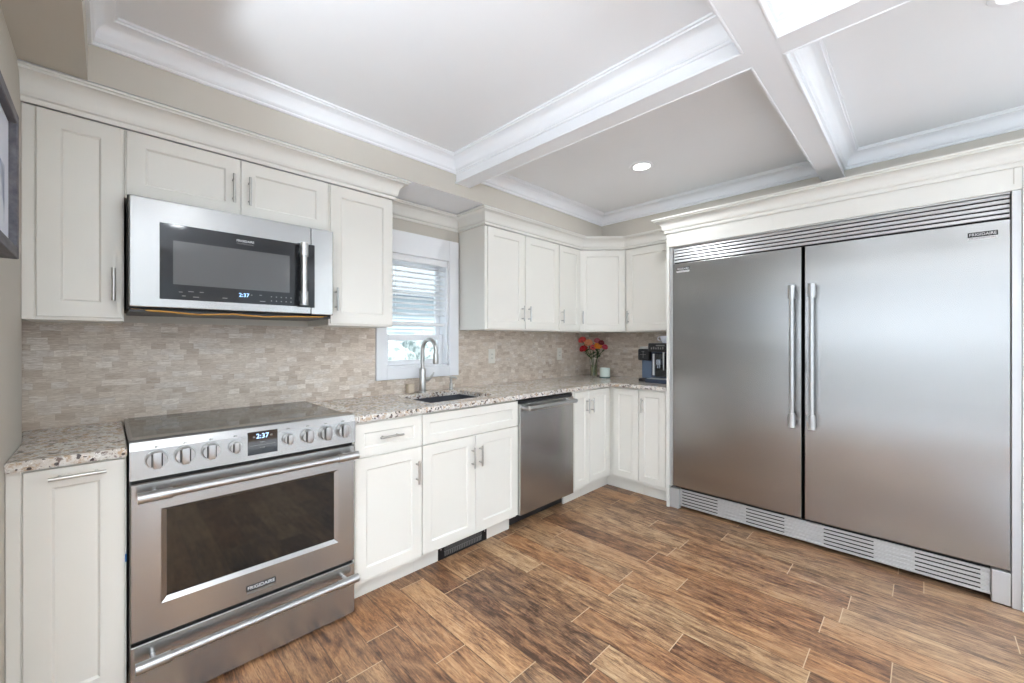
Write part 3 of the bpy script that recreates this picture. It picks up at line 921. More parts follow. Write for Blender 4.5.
# ------------------------------------------------------------------ OUTLETS
def outlet(x, label, right=False):
    t = thing('outlet', label, 'outlet', (x, -0.0075, 1.144), 'wall outlets on the backsplash')
    emit_obj('cover_plate', B(x - 0.037, x + 0.037, -0.0125, -0.0072, 1.085, 1.203, 0.002), M['white_plastic'], t)
    bm = bmesh.new(); box(bm, x - 0.017, x + 0.017, -0.0140, -0.0120, 1.111, 1.177, 0.001)
    ins = emit_obj('receptacle', bm, M['white_plastic'], t)
    bm = bmesh.new()
    for zz in (1.128, 1.160):
        for dx in (-0.006, 0.006): box(bm, x + dx - 0.0012, x + dx + 0.0012, -0.0144, -0.0138, zz - 0.005, zz + 0.005)
    emit_split('slot', bm, M['dark'], ins)


outlet(2.203, 'pale wall outlet on the backsplash nearest the sink window')
outlet(3.094, 'pale wall outlet on the backsplash nearest the flower vase')

# ------------------------------------------------------------------ RANGE
t = thing('range', 'stainless steel electric range with smooth cooktop and eight knobs', 'range', (0.384, -0.33, 0.0))
RX0, RX1 = 0.003, 0.764
RF = 0.66
bm = B(RX0, RX1, -0.612, -0.012, 0.008, 0.905)
emit_obj('body', bm, M['steel'], t)
bm = bmesh.new()
for xx in (0.05, 0.72):
    for yy in (-0.55, -0.08): cyl(bm, (xx, yy, 0.0005), (xx, yy, 0.03), 0.018, seg=14)
emit_split('foot', bm, M['black'], t)
# cooktop
bm = B(RX0 - 0.001, RX1 + 0.001, -0.604, -0.012, 0.905, 0.9225, 0.003)
ct = emit_obj('cooktop_frame', bm, M['steel'], t)
emit_obj('cooktop_glass', B(RX0 + 0.012, RX1 - 0.012, -0.588, -0.028, 0.918, 0.9262, 0.0015), M['cooktop'], t)
for (bx, by, br) in ((0.20, -0.43, 0.115), (0.57, -0.43, 0.095), (0.19, -0.16, 0.075), (0.58, -0.16, 0.085), (0.385, -0.14, 0.06)):
    bm = lathe(bmesh.new(), [(br - 0.0015, 0), (br - 0.0015, 0.0003), (br, 0.0003), (br, 0)], (bx, by, 0.9262), 48)
    emit_obj('burner_ring', bm, M['text_grey'], ct)
# control panel: gently sloped front
bm = bmesh.new()
prof = [(-0.604, 0.803), (-(RF + 0.006), 0.803), (-(RF + 0.004), 0.900), (-(RF - 0.006), 0.928), (-(RF - 0.018), 0.935), (-0.590, 0.935), (-0.590, 0.905)]
for xx in (RX0 - 0.001, RX1 + 0.001): pass
va = [bm.verts.new((RX0 - 0.001, y, z)) for y, z in prof]; vb = [bm.verts.new((RX1 + 0.001, y, z)) for y, z in prof]
bm.faces.new(va); bm.faces.new(vb[::-1])
for i in range(len(prof)): bm.faces.new((va[i], va[(i + 1) % 7], vb[(i + 1) % 7], vb[i]))
cpn = emit_obj('control_panel', bm, M['steel'], t)
PF = RF + 0.0052
for i, (kx, kr) in enumerate(((0.070, 0.0300), (0.146, 0.0300), (0.221, 0.0285), (0.297, 0.0215), (0.482, 0.0215), (0.558, 0.0285), (0.633, 0.0300), (0.708, 0.0300))):
    bm = bmesh.new()
    cyl(bm, FA(kx, 0.866, PF - 0.002), FA(kx, 0.866, PF + 0.010), kr, kr, 32)
    cyl(bm, FA(kx, 0.866, PF + 0.010), FA(kx, 0.866, PF + 0.024), kr * 0.97, kr * 0.86, 32)
    w = kr * 0.36
    FA.box(bm, kx - w, kx + w, PF + 0.012, PF + 0.036, 0.866 - kr * 0.93, 0.866 + kr * 0.93, 0.003, 2)
    kn = emit_obj('knob', bm, M['knob'], t, True, 'round steel knob with a raised grip')
    bm = bmesh.new()
    for s in (-1, 1): FA.box(bm, kx + s * w * 1.22 - 0.0016, kx + s * w * 1.22 + 0.0016, PF + 0.023, PF + 0.0252, 0.866 - kr * 0.72, 0.866 + kr * 0.72)
    emit_split('groove', bm, M['dark'], kn)
    bm = bmesh.new(); FA.box(bm, kx - 0.004, kx + 0.001, PF - 0.001, PF + 0.0004, 0.905, 0.9095); FA.box(bm, kx + 0.004, kx + 0.0055, PF - 0.001, PF + 0.0004, 0.905, 0.9095)
    emit_split('marking', bm, M['text_grey'], cpn)
dp = emit_obj('display', (lambda b: FA.box(b, 0.338, 0.442, PF - 0.003, PF + 0.0015, 0.822, 0.912, 0.0008))(bmesh.new()), M['glass_black'], t)
text('digits', '2:37', FA, 0.388, 0.893, PF + 0.0018, 0.026, M['digits'], dp)
bm = bmesh.new()
FA.box(bm, 0.355, 0.363, PF + 0.0015, PF + 0.0019, 0.889, 0.895); FA.box(bm, 0.415, 0.423, PF + 0.0015, PF + 0.0019, 0.890, 0.896)
FA.box(bm, 0.382, 0.398, PF + 0.0015, PF + 0.0019, 0.868, 0.8705); FA.box(bm, 0.382, 0.396, PF + 0.0015, PF + 0.0019, 0.846, 0.8485)
FA.box(bm, 0.346, 0.434, PF + 0.0015, PF + 0.0017, 0.8580, 0.8586)
emit_split('key_mark', bm, M['text_grey'], dp)
# oven door: steel frame with bevelled window
dz0, dz1 = 0.256, 0.789
bm = bmesh.new()
wx0, wx1, wz0, wz1 = 0.082, 0.690, 0.362, 0.690
def ringf(a0, a1, z0, z1, c): return [bm.verts.new(FA(a, z, c)) for a, z in ((a0, z0), (a1, z0), (a1, z1), (a0, z1))]
rg = [ringf(RX0, RX1, dz0, dz1, 0.615), ringf(RX0, RX1, dz0, dz1, RF - 0.004), ringf(RX0 + 0.004, RX1 - 0.004, dz0 + 0.004, dz1 - 0.004, RF),
      ringf(wx0, wx1, wz0, wz1, RF), ringf(wx0 + 0.016, wx1 - 0.016, wz0 + 0.016, wz1 - 0.011, RF - 0.010), ringf(wx0 + 0.016, wx1 - 0.016, wz0 + 0.016, wz1 - 0.011, 0.615)]
for a, b in zip(rg, rg[1:] + rg[:1]):
    for i in range(4): bm.faces.new((a[i], a[(i + 1) % 4], b[(i + 1) % 4], b[i]))
od = emit_obj('oven_door', bm, M['steel'], t)
emit_obj('window', B(wx0 + 0.014, wx1 - 0.014, -(RF - 0.012), -0.618, wz0 + 0.014, wz1 - 0.009), M['oven_glass'], od, label='dark oven window')
# handle of the oven
def bar_handle(fr, a0, a1, z, cface, cbar, parent, r=0.0140, ferr=0.0180, fl=0.088):
    bm = bmesh.new()
    cyl(bm, fr(a0, z, cbar), fr(a1, z, cbar), r, seg=22)
    for s0, s1 in ((a0 - 0.001, a0 + fl), (a1 - fl, a1 + 0.001)):
        cyl(bm, fr(s0, z, cbar), fr(s1, z, cbar), ferr, seg=22)
    for s in (a0 + fl * 0.5, a1 - fl * 0.5):
        cyl(bm, fr(s, z, cface), fr(s, z, cbar - 0.006), 0.008, seg=16)
    return emit_obj('handle', bm, M['chrome'], parent, True, 'round bar handle with thicker collars')
bar_handle(FA, 0.021, 0.757, 0.753, RF - 0.001, RF + 0.050, od)
bd = emit_obj('badge', (lambda b: FA.box(b, 0.334, 0.437, RF - 0.001, RF + 0.0015, 0.291, 0.313, 0.0005))(bmesh.new()), M['badge'], od)
text('lettering', 'FRIGIDAIRE', FA, 0.3855, 0.302, RF + 0.0017, 0.0185, M['text_white'], od, width=0.094)
text('lettering', 'PROFESSIONAL', FA, 0.3855, 0.283, RF + 0.0006, 0.011, M['text_grey'], od, width=0.098)
# drawer
bm = B(RX0, RX1, -RF, -0.615, 0.014, 0.244, 0.003)
dr = emit_obj('storage_drawer', bm, M['steel'], t)
bar_handle(FA, 0.016, 0.757, 0.197, RF - 0.001, RF + 0.050, dr)
emit_obj('shadow_gap', B(RX0 + 0.004, RX1 - 0.004, -0.640, -0.613, 0.240, 0.800), M['dark'], t)

solo('tape_scrap', B(-0.0075, -0.0035, -0.6365, -0.632, 0.530, 0.556, 0.001), M['tape'], (-0.0055, -0.634, 0.543), 'scrap of blue tape on the cabinet edge left of the range', 'tape')

# ------------------------------------------------------------------ MICROWAVE
t = thing('microwave', 'stainless steel over-the-range microwave with black glass door', 'microwave', (0.385, -0.2, 1.38))
MF = 0.402
emit_obj('body', B(0.004, 0.766, -0.372, -0.0085, 1.392, 1.8315, 0.002), M['dark'], t, label='dark casing')
emit_obj('bottom_plate', B(0.010, 0.760, -0.385, -0.02, 1.383, 1.392), M['black'], t)
bm = bmesh.new(); FA.box(bm, 0.008, 0.6595, 0.373, MF, 1.402, 1.826, 0.004, 2)
md = emit_obj('door', bm, M['steel'], t)
bm = bmesh.new(); FA.box(bm, 0.6615, 0.766, 0.373, MF, 1.400, 1.826, 0.004, 2)
emit_obj('side_panel', bm, M['steel'], t)
bm = bmesh.new(); FA.box(bm, 0.096, 0.610, MF - 0.002, MF + 0.0025, 1.436, 1.737, 0.001)
FA.box(bm, 0.598, 0.676, MF - 0.002, MF + 0.0028, 1.433, 1.740, 0.001)
g = emit_obj('glass_front', bm, M['mw_glass'], md)
bm = bmesh.new(); FA.box(bm, 0.137, 0.563, MF + 0.0020, MF + 0.0030, 1.497, 1.672)
emit_obj('screen', bm, M['mw_screen'], md, label='grey dotted viewing window')
bm = bmesh.new()
hc = MF + 0.046
cyl(bm, FA(0.613, 1.455, hc), FA(0.613, 1.720, hc), 0.0135, seg=22)
for z0, z1 in ((1.440, 1.505), (1.672, 1.735)):
    cyl(bm, FA(0.613, z0, hc), FA(0.613, z1, hc), 0.0185, seg=22)
    FA.box(bm, 0.604, 0.622, MF + 0.002, hc, (z0 + z1) / 2 - 0.012, (z0 + z1) / 2 + 0.012, 0.002)
emit_obj('handle', bm, M['chrome'], md, True, 'vertical bar handle with thicker collars')
text('lettering', 'FRIGIDAIRE', FA, 0.384, 1.709, MF + 0.0028, 0.014, M['text_white'], md, width=0.066)
text('lettering', 'PROFESSIONAL', FA, 0.384, 1.697, MF + 0.0028, 0.008, M['text_grey'], md, width=0.064)
text('digits', '2:37', FA, 0.379, 1.471, MF + 0.0028, 0.023, M['digits'], md)
bm = bmesh.new()
for i in range(5):
    for j in range(2): FA.box(bm, 0.484 + i * 0.0205, 0.489 + i * 0.0205, MF + 0.0024, MF + 0.0029, 1.452 + j * 0.019, 1.456 + j * 0.019)
for (aa, zz, ww) in ((0.155, 1.466, 0.012), (0.185, 1.470, 0.018), (0.222, 1.470, 0.014), (0.165, 1.451, 0.012), (0.200, 1.449, 0.020), (0.300, 1.452, 0.018), (0.405, 1.473, 0.006), (0.440, 1.448, 0.022), (0.438, 1.475, 0.010)):
    FA.box(bm, aa, aa + ww, MF + 0.0024, MF + 0.0029, zz, zz + 0.0028)
emit_split('key_mark', bm, M['text_grey'], md)
bm = tube(bmesh.new(), [(0.014, -0.375, 1.391), (0.12, -0.392, 1.386), (0.22, -0.388, 1.379), (0.34, -0.394, 1.386), (0.46, -0.390, 1.380), (0.60, -0.394, 1.387), (0.745, -0.380, 1.391)], 0.0035, 8)
emit_obj('loose_wire', bm, M['wire'], t, True, 'loose yellow wire under the front edge')

# ------------------------------------------------------------------ DISHWASHER
t = thing('dishwasher', 'stainless steel dishwasher with a bar handle between white cabinets', 'dishwasher', (2.165, -0.33, 0))
emit_obj('body', B(1.889, 2.462, -0.60, -0.02, 0.11, 0.875), M['dark'], t)
bm = B(1.8795, 2.458, -0.651, -0.602, 0.118, 0.852, 0.003, 2)
dd = emit_obj('door', bm, M['steel_d'], t)
emit_obj('control_strip', B(1.882, 2.456, -0.640, -0.602, 0.854, 0.872), M['black'], t)
bm = bmesh.new(); z = 0.826; cb = 0.702
cyl(bm, FA(1.905, z, cb), FA(2.425, z, cb), 0.0155, seg=20)
for s in (1.915, 2.415):
    cyl(bm, FA(s, z, 0.650), FA(s, z, cb + 0.006), 0.0165, seg=18)
emit_obj('handle', bm, M['chrome'], dd, True, 'round bar handle')
emit_obj('toe_panel', B(1.8795, 2.4685, -0.53, -0.50, 0.012, 0.108), M['black'], t)
bm = bmesh.new()
for xx in (1.92, 2.43):
    for yy in (-0.49, -0.10): cyl(bm, (xx, yy, 0.0005), (xx, yy, 0.115), 0.014, seg=12)
emit_split('foot', bm, M['black'], t)

# ------------------------------------------------------------------ FRIDGE WALL
XF = 3.007; cF = XB - XF
t = thing('fridge_surround', 'cream white built-in panel surround framing the twin refrigerators', 'cabinet panel', (3.3, -2.0, 0))
emit_obj('side_panel', B(2.996, XB - 0.001, -1.1505, -1.1305, 0.0005, 2.10, 0.001), M['crown'], t)
emit_obj('side_panel', B(2.990, XB - 0.001, -2.955, -2.846, 0.0005, 2.10, 0.001), M['crown'], t)
emit_obj('header', B(2.994, XB - 0.001, -2.8455, -1.1510, 1.984, 2.194, 0.001), M['crown'], t)
emit_obj('groove', B(2.9925, 2.9945, -2.8215, -2.8185, 2.012, 2.088), M['wall'], t)

def column(name, label, cat, y1, y0, hy, badge_a, badge_w, badge_z):
    """y1 > y0 : left and right edges in the picture"""
    t = thing(name, label, cat, (3.3, (y0 + y1) / 2, 0.0))
    emit_obj('body', B(XF + 0.045, XB - 0.005, y0 + 0.004, y1 - 0.004, 0.06, 1.975), M['dark'], t)
    d = emit_obj('door', B(XF, XF + 0.044, y0, y1, 0.171, 1.853, 0.003, 2), M['steel_f'], t)
    bm = bmesh.new(); hx = XF - 0.057
    z0, z1 = 0.737, 1.615
    cyl(bm, (hx, hy, z0 + 0.02), (hx, hy, z1 - 0.02), 0.0130, seg=22)
    for a, b in ((z0, z0 + 0.085), (z1 - 0.085, z1)):
        cyl(bm, (hx, hy, a), (hx, hy, b), 0.0200, seg=24)
        zc_ = (a + b) / 2; box(bm, hx, XF, hy - 0.009, hy + 0.009, zc_ - 0.014, zc_ + 0.014, 0.002)
    emit_obj('handle', bm, M['chrome'], d, True, 'tall round bar handle with thick collars')
    fr = Fr((XF, 0), (0, -1))
    h = 0.024
    bm = bmesh.new(); fr.box(bm, badge_a - badge_w / 2, badge_a + badge_w / 2, 0.0, 0.0018, badge_z - h / 2, badge_z + h / 2, 0.0005)
    emit_obj('badge', bm, M['badge'], d)
    text('lettering', 'FRIGIDAIRE', fr, badge_a, badge_z, 0.002, 0.019, M['text_white'], d, width=badge_w * 0.9)
    bm = bmesh.new(); fr.box(bm, badge_a - badge_w / 2, badge_a + badge_w / 2, 0.0, 0.0016, badge_z - h / 2 - 0.013, badge_z - h / 2, 0.0003)
    emit_obj('badge_strip', bm, M['text_white'], d)
    text('lettering', 'PROFESSIONAL', fr, badge_a, badge_z - h / 2 - 0.0065, 0.0018, 0.010, M['text_grey'], d, width=badge_w * 0.9)
    bm = bmesh.new()
    for yy in (y0 + 0.05, y1 - 0.05):
        for xx in (XF + 0.10, XB - 0.06): cyl(bm, (xx, yy, 0.0005), (xx, yy, 0.06), 0.02, seg=12)
    emit_split('foot', bm, M['black'], t)
    return t


column('freezer', 'left stainless steel door column of the twin built-in pair, narrower looking', 'freezer', -1.176, -1.985, -1.946, 1.252, 0.095, 1.810)
column('refrigerator', 'right stainless steel door column of the twin built-in pair, with larger badge', 'refrigerator', -2.003, -2.812, -2.046, 2.724, 0.098, 1.796)

t = thing('ventilation_trim', 'steel louvred trim kit around the twin refrigerators', 'trim kit', (3.02, -2.0, 0))
emit_obj('backing', B(XF + 0.034, XF + 0.040, -2.812, -1.176, 1.860, 1.980), M['dark'], t)
for i in range(5):
    zc = 1.8695 + i * 0.0232
    b2 = bmesh.new(); box(b2, -0.0030, 0.0030, -2.811, -1.178, -0.0086, 0.0086, 0.0015)
    b2.transform(Matrix.Translation((XF + 0.012, 0, zc + 0.002)) @ Matrix.Rotation(math.radians(14), 4, 'Y'))
    emit_obj('louvre', b2, M['steel_g'], t)
emit_obj('top_frame', B(XF, XF + 0.03, -2.811, -1.178, 1.9755, 1.9835), M['steel_g'], t)
emit_obj('side_stile', B(XF - 0.007, XF + 0.04, -2.845, -2.8145, 0.0005, 1.9835, 0.001), M['steel_g'], t)
emit_obj('side_stile', B(XF - 0.002, XF + 0.04, -1.174, -1.1515, 0.165, 1.9835, 0.001), M['steel_g'], t)
emit_obj('end_cap', B(XF - 0.004, XF + 0.044, -1.222, -1.153, 0.004, 0.152, 0.002), M['steel_g'], t)
emit_obj('end_cap', B(XF - 0.004, XF + 0.044, -2.813, -2.752, 0.004, 0.160, 0.002), M['steel_g'], t)
XG = 3.026
emit_obj('backing', B(XG + 0.012, XG + 0.018, -2.751, -1.223, 0.022, 0.156), M['dark'], t)
for i in range(6):
    z0 = 0.026 + i * 0.0222
    b2 = bmesh.new(); box(b2, XG - 0.002, XG + 0.006, -2.751, -1.223, z0, z0 + 0.0140, 0.0015)
    emit_obj('grille_bar', b2, M['steel_g'], t)
bm = bmesh.new()
for (ya, yb) in ((-1.223, -1.235), (-1.488, -1.668), (-1.891, -2.092), (-2.32, -2.486), (-2.719, -2.751)):
    box(bm, XG + 0.005, XG + 0.0115, yb, ya, 0.026, 0.150)
emit_split('grille_plate', bm, M['steel_g'], t)

# ------------------------------------------------------------------ RECESSED LIGHTS
for i, (lx, ly) in enumerate(DOWN):
    lab = 'round recessed ceiling light glowing in the coffer before the corner' if i == 0 else 'round recessed ceiling light behind the camera'
    t = thing('recessed_light', lab, 'ceiling light', (lx, ly, ZC), None if i == 0 else 'ceiling lights behind the camera')
    emit_obj('trim_ring', lathe(bmesh.new(), [(0.052, -0.0005), (0.052, -0.004), (0.060, -0.008), (0.078, -0.004), (0.080, -0.0005)], (lx, ly, ZC), 40), M['trim'], t, True)
    emit_obj('lens', lathe(bmesh.new(), [(0, -0.004), (0.0515, -0.004), (0.0515, -0.001), (0, -0.001)], (lx, ly, ZC), 32), M['lens'], t)

M['rug'] = plain('pale_wool', hexc(226, 230, 236), 0.9, var=0.03)  # pale slabs added out of view to bounce neutral light upwards
solo('rug', B(0.15, 2.9, -4.7, -2.98, 0.0005, 0.014, 0.004), M['rug'], (1.5, -3.8, 0), 'pale grey rug on the floor behind the camera', 'rug')
solo('rug', B(-3.4, -1.5, -4.6, -0.6, 0.0005, 0.014, 0.004), M['rug'], (-2.0, -2.6, 0), 'large pale grey rug on the floor of the room to the left', 'rug')
for i, (lx, ly) in enumerate(ADDED_UPLIGHTS):  # stands for the unseen uplights added for the ceiling
    t = thing('floor_lamp', ['uplighting floor lamp in the room to the left', 'uplighting floor lamp behind the camera on the left', 'uplighting floor lamp near the rear windows', 'uplighting floor lamp right behind the camera'][i], 'floor lamp', (lx, ly, 0), 'uplighting floor lamps')
    emit_obj('base', lathe(bmesh.new(), [(0, 0.0005), (0.14, 0.0005), (0.14, 0.015), (0.02, 0.03), (0, 0.03)], (lx, ly, 0), 32), M['nickel'], t, True)
    emit_obj('pole', cyl(bmesh.new(), (lx, ly, 0.028), (lx, ly, 1.60), 0.012, seg=14), M['nickel'], t, True)
    emit_obj('lamp_bowl', lathe(bmesh.new(), [(0, 1.595), (0.05, 1.60), (0.15, 1.68), (0.16, 1.72), (0.155, 1.72), (0.145, 1.685), (0.05, 1.61), (0, 1.605)], (lx, ly, 0), 32), M['trim'], t, True)

# ------------------------------------------------------------------ PICTURE FRAME on the left wall
t = thing('picture_frame', 'grey weathered wood picture frame hanging on the left wall', 'picture frame', (XL, -0.97, 1.70))
FY0, FY1, FZ0, FZ1 = -1.23, -0.715, 1.500, 1.902
bm = bmesh.new()
x0, x1 = XL + 0.0005, XL + 0.036; w = 0.030
box(bm, x0, x1, FY1 - w, FY1, FZ0, FZ1, 0.002); box(bm, x0, x1, FY0, FY0 + w, FZ0, FZ1, 0.002)
box(bm, x0, x1, FY0 + w, FY1 - w, FZ0, FZ0 + w, 0.002); box(bm, x0, x1, FY0 + w, FY1 - w, FZ1 - w, FZ1, 0.002)
emit_obj('frame', bm, M['frame'], t)
emit_obj('mat_board', B(x0, XL + 0.020, FY0 + w, FY1 - w, FZ0 + w, FZ1 - w), M['mat_board'], t)
emit_obj('print', B(XL + 0.0202, XL + 0.021, FY0 + w + 0.08, FY1 - w - 0.07, FZ0 + w + 0.02, FZ1 - w - 0.14), M['art'], t)

# ------------------------------------------------------------------ FLOWERS, VASE, CANDLE
vx, vy = 3.385, -0.212
t = thing('vase', 'clear glass vase of bright flowers standing in the counter corner', 'vase', (vx, vy, ZT))
pr = [(0, 0.001), (0.032, 0.001), (0.034, 0.004), (0.034, 0.06), (0.037, 0.12), (0.044, 0.175), (0.0415, 0.175), (0.0345, 0.12), (0.0315, 0.06), (0.0315, 0.012), (0, 0.012)]
emit_obj('glass_body', lathe(bmesh.new(), pr, (vx, vy, ZT)), M['glass'], t, True)
wm = plain('greenish_water', (0.80, 0.84, 0.55), 0.05, Transmission_Weight=0.9, IOR=1.2)
emit_obj('water', lathe(bmesh.new(), [(0, 0.0125), (0.031, 0.0125), (0.031, 0.06), (0.0338, 0.118), (0, 0.118)], (vx, vy, ZT)), wm, t, True)
cols = {'coral': (hexc(230, 60, 70), hexc(245, 110, 100)), 'peach': (hexc(235, 150, 110), hexc(245, 185, 140)), 'red': (hexc(175, 20, 35), hexc(215, 45, 55)),
        'pink': (hexc(225, 80, 95), hexc(245, 130, 130)), 'orange': (hexc(225, 130, 30), hexc(245, 165, 60)), 'rose': (hexc(170, 40, 65), hexc(205, 80, 100)),
        'dusty': (hexc(165, 80, 95), hexc(205, 120, 130)), 'maroon': (hexc(90, 15, 25), hexc(130, 25, 35))}
MB = {k: m_bloom(k + '_petals', *v) for k, v in cols.items()}
blooms = [('coral', -0.062, 1.278, 0.036, 'coral red bloom at the top left of the bouquet'), ('peach', -0.138, 1.250, 0.038, 'peach bloom at the upper middle of the bouquet'),
          ('red', -0.078, 1.190, 0.038, 'deep red bloom at the lower left of the bouquet'), ('pink', -0.195, 1.205, 0.030, 'pink bloom low in the middle of the bouquet'),
          ('orange', -0.255, 1.222, 0.036, 'orange bloom on the right of the bouquet'), ('rose', -0.330, 1.210, 0.026, 'rose pink bloom at the far right of the bouquet'),
          ('dusty', -0.240, 1.272, 0.028, 'dusty pink bloom at the top right of the bouquet'), ('maroon', -0.288, 1.252, 0.026, 'dark maroon bloom behind the orange one')]
for i, (cn, by, bz, br, lab) in enumerate(blooms):
    bx = 3.40; br *= 1.22
    t = thing('flower', lab, 'flower', (bx, by, bz), 'cut flowers in the vase')
    cdir = (Vector((-0.05, -2.5, 1.4)) - Vector((bx, by, bz))).normalized()
    up = (Vector((bx, by, bz)) - Vector((vx, vy, ZT + 0.05))).normalized()
    ax = (up * 0.75 + cdir * 0.65).normalized(); q = ax.to_track_quat('Z', 'Y').to_matrix().to_4x4()
    bm = bmesh.new()
    for lay, (npet, rad, tilt) in enumerate(((9, 1.0, -0.05), (9, 0.95, 0.35), (8, 0.85, 0.75), (6, 0.66, 1.05), (4, 0.45, 1.35))):
        for k in range(npet):
            a = 2 * PI * (k + 0.5 * lay) / npet + random.uniform(-.1, .1)
            pb = bmesh.new(); bmesh.ops.create_uvsphere(pb, u_segments=8, v_segments=5, radius=1.0)
            L = br * rad
            pb.transform(Matrix.Rotation(a, 4, 'Z') @ Matrix.Rotation(-tilt, 4, 'Y') @ Matrix.Translation((L * 0.5, 0, 0)) @ Matrix.Diagonal((L * 0.52, L * 0.40, L * 0.12, 1)))
            me = bpy.data.meshes.new('t'); pb.to_mesh(me); pb.free(); bm.from_mesh(me); bpy.data.meshes.remove(me)
    bm.transform(Matrix.Translation((bx, by, bz)) @ q)
    emit_obj('petals', bm, MB[cn], t, True)
    ft = Vector((vx, vy, ZT + 0.016)) + Vector((random.uniform(-.014, .014), random.uniform(-.014, .014), 0))
    b0 = Vector((bx, by, bz)) - ax * br * 0.15
    rim = Vector((vx, vy, ZT + 0.17)) + (Vector((bx, by, 0)) - Vector((vx, vy, 0))).normalized() * 0.028
    emit_obj('stem', tube(bmesh.new(), [ft, ft.lerp(rim, 0.5), rim, rim.lerp(b0, 0.5), b0], 0.0028, 8), M['stem'], t, True)
    bm = bmesh.new()
    for k in range(7):
        pb = bmesh.new(); bmesh.ops.create_uvsphere(pb, u_segments=8, v_segments=5, radius=1.0)
        base = rim.lerp(b0, 0.08 + 0.13 * k)
        base.z = max(base.z, ZT + 0.19)
        pb.transform(Matrix.Translation(base) @ Matrix.Rotation(random.uniform(0, 6.28), 4, 'Z') @ Matrix.Rotation(-random.uniform(0.1, 0.7), 4, 'Y') @ Matrix.Translation((0.024, 0, 0)) @ Matrix.Diagonal((0.027, 0.013, 0.0012, 1)))
        me = bpy.data.meshes.new('t'); pb.to_mesh(me); pb.free(); bm.from_mesh(me); bpy.data.meshes.remove(me)
    emit_obj('leaves', bm, M['leaf'], t, True)

t = thing('candle', 'pale candle jar beside the flower vase', 'candle', (3.375, -0.345, ZT))
emit_obj('jar', lathe(bmesh.new(), [(0, 0.0), (0.047, 0.0), (0.050, 0.004), (0.050, 0.016), (0.050, 0.092), (0.047, 0.095), (0.045, 0.092), (0.045, 0.080), (0, 0.078)], (3.375, -0.345, ZT + 0.0005), 36), M['wax'], t, True)
emit_obj('base_ring', lathe(bmesh.new(), [(0.0, 0.0), (0.0512, 0.0), (0.0512, 0.010), (0.049, 0.012), (0, 0.012)], (3.375, -0.345, ZT + 0.0003), 36), plain('grey_green_glass', hexc(90, 115, 112), 0.2, var=0.05), t, True)
emit_obj('wick', (lambda b: cyl(b, (3.375, -0.345, ZT + 0.078), (3.375, -0.345, ZT + 0.090), 0.0012, seg=6))(bmesh.new()), M['dark'], t)

# ------------------------------------------------------------------ COFFEE MACHINES
t = thing('pod_coffee_maker', 'slim black and grey pod coffee maker left of the larger coffee machine', 'coffee maker', (3.36, -0.795, ZT))
yA, yB = -0.845, -0.738
bm = B(3.31, 3.50, yA, yB, ZT + 0.0005, ZT + 0.028, 0.006, 2); emit_obj('base', bm, M['black'], t)
emit_obj('water_tank', B(3.335, 3.50, yA + 0.004, yB - 0.012, ZT + 0.028, ZT + 0.186, 0.008, 2), M['tank'], t, label='blue-grey translucent tank')
emit_obj('brew_head', B(3.285, 3.50, yA, yB, ZT + 0.186, ZT + 0.286, 0.012, 3), M['black'], t)
emit_obj('lid', B(3.30, 3.49, yA + 0.012, yB - 0.006, ZT + 0.286, ZT + 0.306, 0.008, 2), plain('silver_plastic', hexc(190, 190, 188), 0.3, var=0.02), t)
bm = bmesh.new(); box(bm, 3.2835, 3.2852, yA + 0.03, yB - 0.02, ZT + 0.235, ZT + 0.238); box(bm, 3.2835, 3.2852, -0.790, -0.787, ZT + 0.205, ZT + 0.268); box(bm, 3.2835, 3.2852, yA + 0.045, yB - 0.035, ZT + 0.262, ZT + 0.265)
emit_split('brew_mark', bm, M['text_grey'], t)
emit_obj('drip_tray', B(3.285, 3.335, yA + 0.004, yB - 0.006, ZT + 0.0005, ZT + 0.022, 0.004), M['black'], t)

t = thing('espresso_machine', 'large black bean-to-cup espresso machine beside the fridge panel', 'coffee machine', (3.36, -0.98, ZT))
y0, y1 = -1.120, -0.856
emit_obj('body', B(3.30, 3.58, y0, y1, ZT + 0.0005, ZT + 0.285, 0.008, 2), M['navy'], t)
bm = B(3.245, 3.58, y0, y1 + 0.004, ZT + 0.262, ZT + 0.337, 0.012, 3); hd = emit_obj('control_head', bm, M['black'], t)
bm = bmesh.new()
for i, yy in enumerate((-0.885, -0.905, -0.925, -0.945, -0.965, -0.985)):
    box(bm, 3.2435, 3.2455, yy - 0.006, yy + 0.004, ZT + 0.285, ZT + 0.300 + (i % 2) * 0.006)
box(bm, 3.2435, 3.2455, -1.0, -0.925, ZT + 0.312, ZT + 0.322)
emit_split('button', bm, M['text_grey'], hd)
emit_obj('drip_tray', B(3.205, 3.36, y0, y1 + 0.012, ZT + 0.0005, ZT + 0.034, 0.008, 2), M['navy'], t)
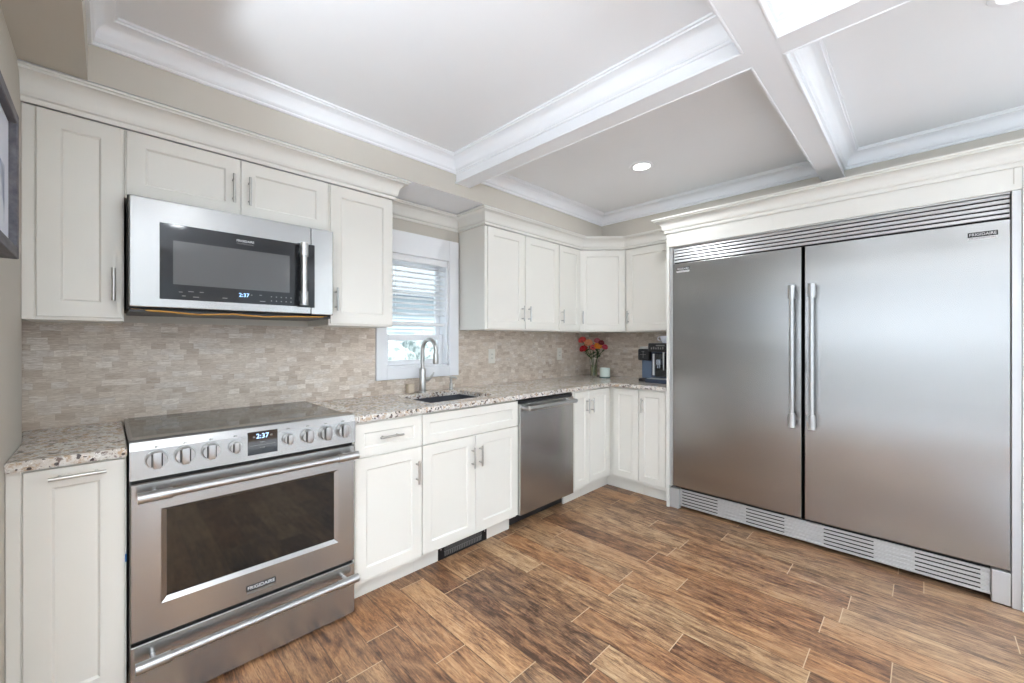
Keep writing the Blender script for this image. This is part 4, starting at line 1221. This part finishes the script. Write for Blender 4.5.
emit_obj('tray_grid', B(3.215, 3.30, y0 + 0.01, y1, ZT + 0.034, ZT + 0.038, 0.001), M['steel_g'], t)
emit_obj('side_trim', B(3.290, 3.302, -0.888, -0.872, ZT + 0.06, ZT + 0.245, 0.003), M['text_white'], t, label='vertical silver trim')
emit_obj('brew_recess', B(3.292, 3.302, -1.02, -0.895, ZT + 0.05, ZT + 0.25, 0.003), M['glass_black'], t)
bm = bmesh.new(); box(bm, 3.255, 3.305, -0.958, -0.918, ZT + 0.150, ZT + 0.200, 0.006); cyl(bm, (3.27, -0.930, ZT + 0.125), (3.27, -0.930, ZT + 0.155), 0.006, seg=12); cyl(bm, (3.27, -0.946, ZT + 0.125), (3.27, -0.946, ZT + 0.155), 0.006, seg=12)
emit_obj('spout', bm, plain('pale_blue_chrome', (0.45, 0.52, 0.62), 0.25, 0.8, var=0.05), t, True)
emit_obj('steam_wand', (lambda b: tube(b, [(3.275, -0.978, ZT + 0.262), (3.27, -0.980, ZT + 0.18), (3.265, -0.984, ZT + 0.11)], [0.008, 0.007, 0.005], 12))(bmesh.new()), M['chrome'], t, True)


def cup(x, y, z, ang, label):
    t = thing('coffee_cup', label, 'cup', (x, y, z), 'cups on the espresso machine')
    emit_obj('cup_body', lathe(bmesh.new(), [(0, 0.0), (0.022, 0.0), (0.024, 0.004), (0.037, 0.030), (0.041, 0.060), (0.038, 0.060), (0.034, 0.030), (0.020, 0.006), (0, 0.006)], (x, y, z + 0.0005)), M['mat_board'], t, True)
    d = Vector((math.cos(ang), math.sin(ang), 0)); p = Vector((x, y, z))
    emit_obj('handle', tube(bmesh.new(), [p + d * 0.037 + Vector((0, 0, 0.050)), p + d * 0.052 + Vector((0, 0, 0.054)), p + d * 0.064 + Vector((0, 0, 0.042)), p + d * 0.058 + Vector((0, 0, 0.026)), p + d * 0.034 + Vector((0, 0, 0.018))], 0.0045, 10), M['mat_board'], t, True)


cup(3.30, -0.982, ZT + 0.337, math.radians(100), 'white coffee cup on top of the espresso machine')
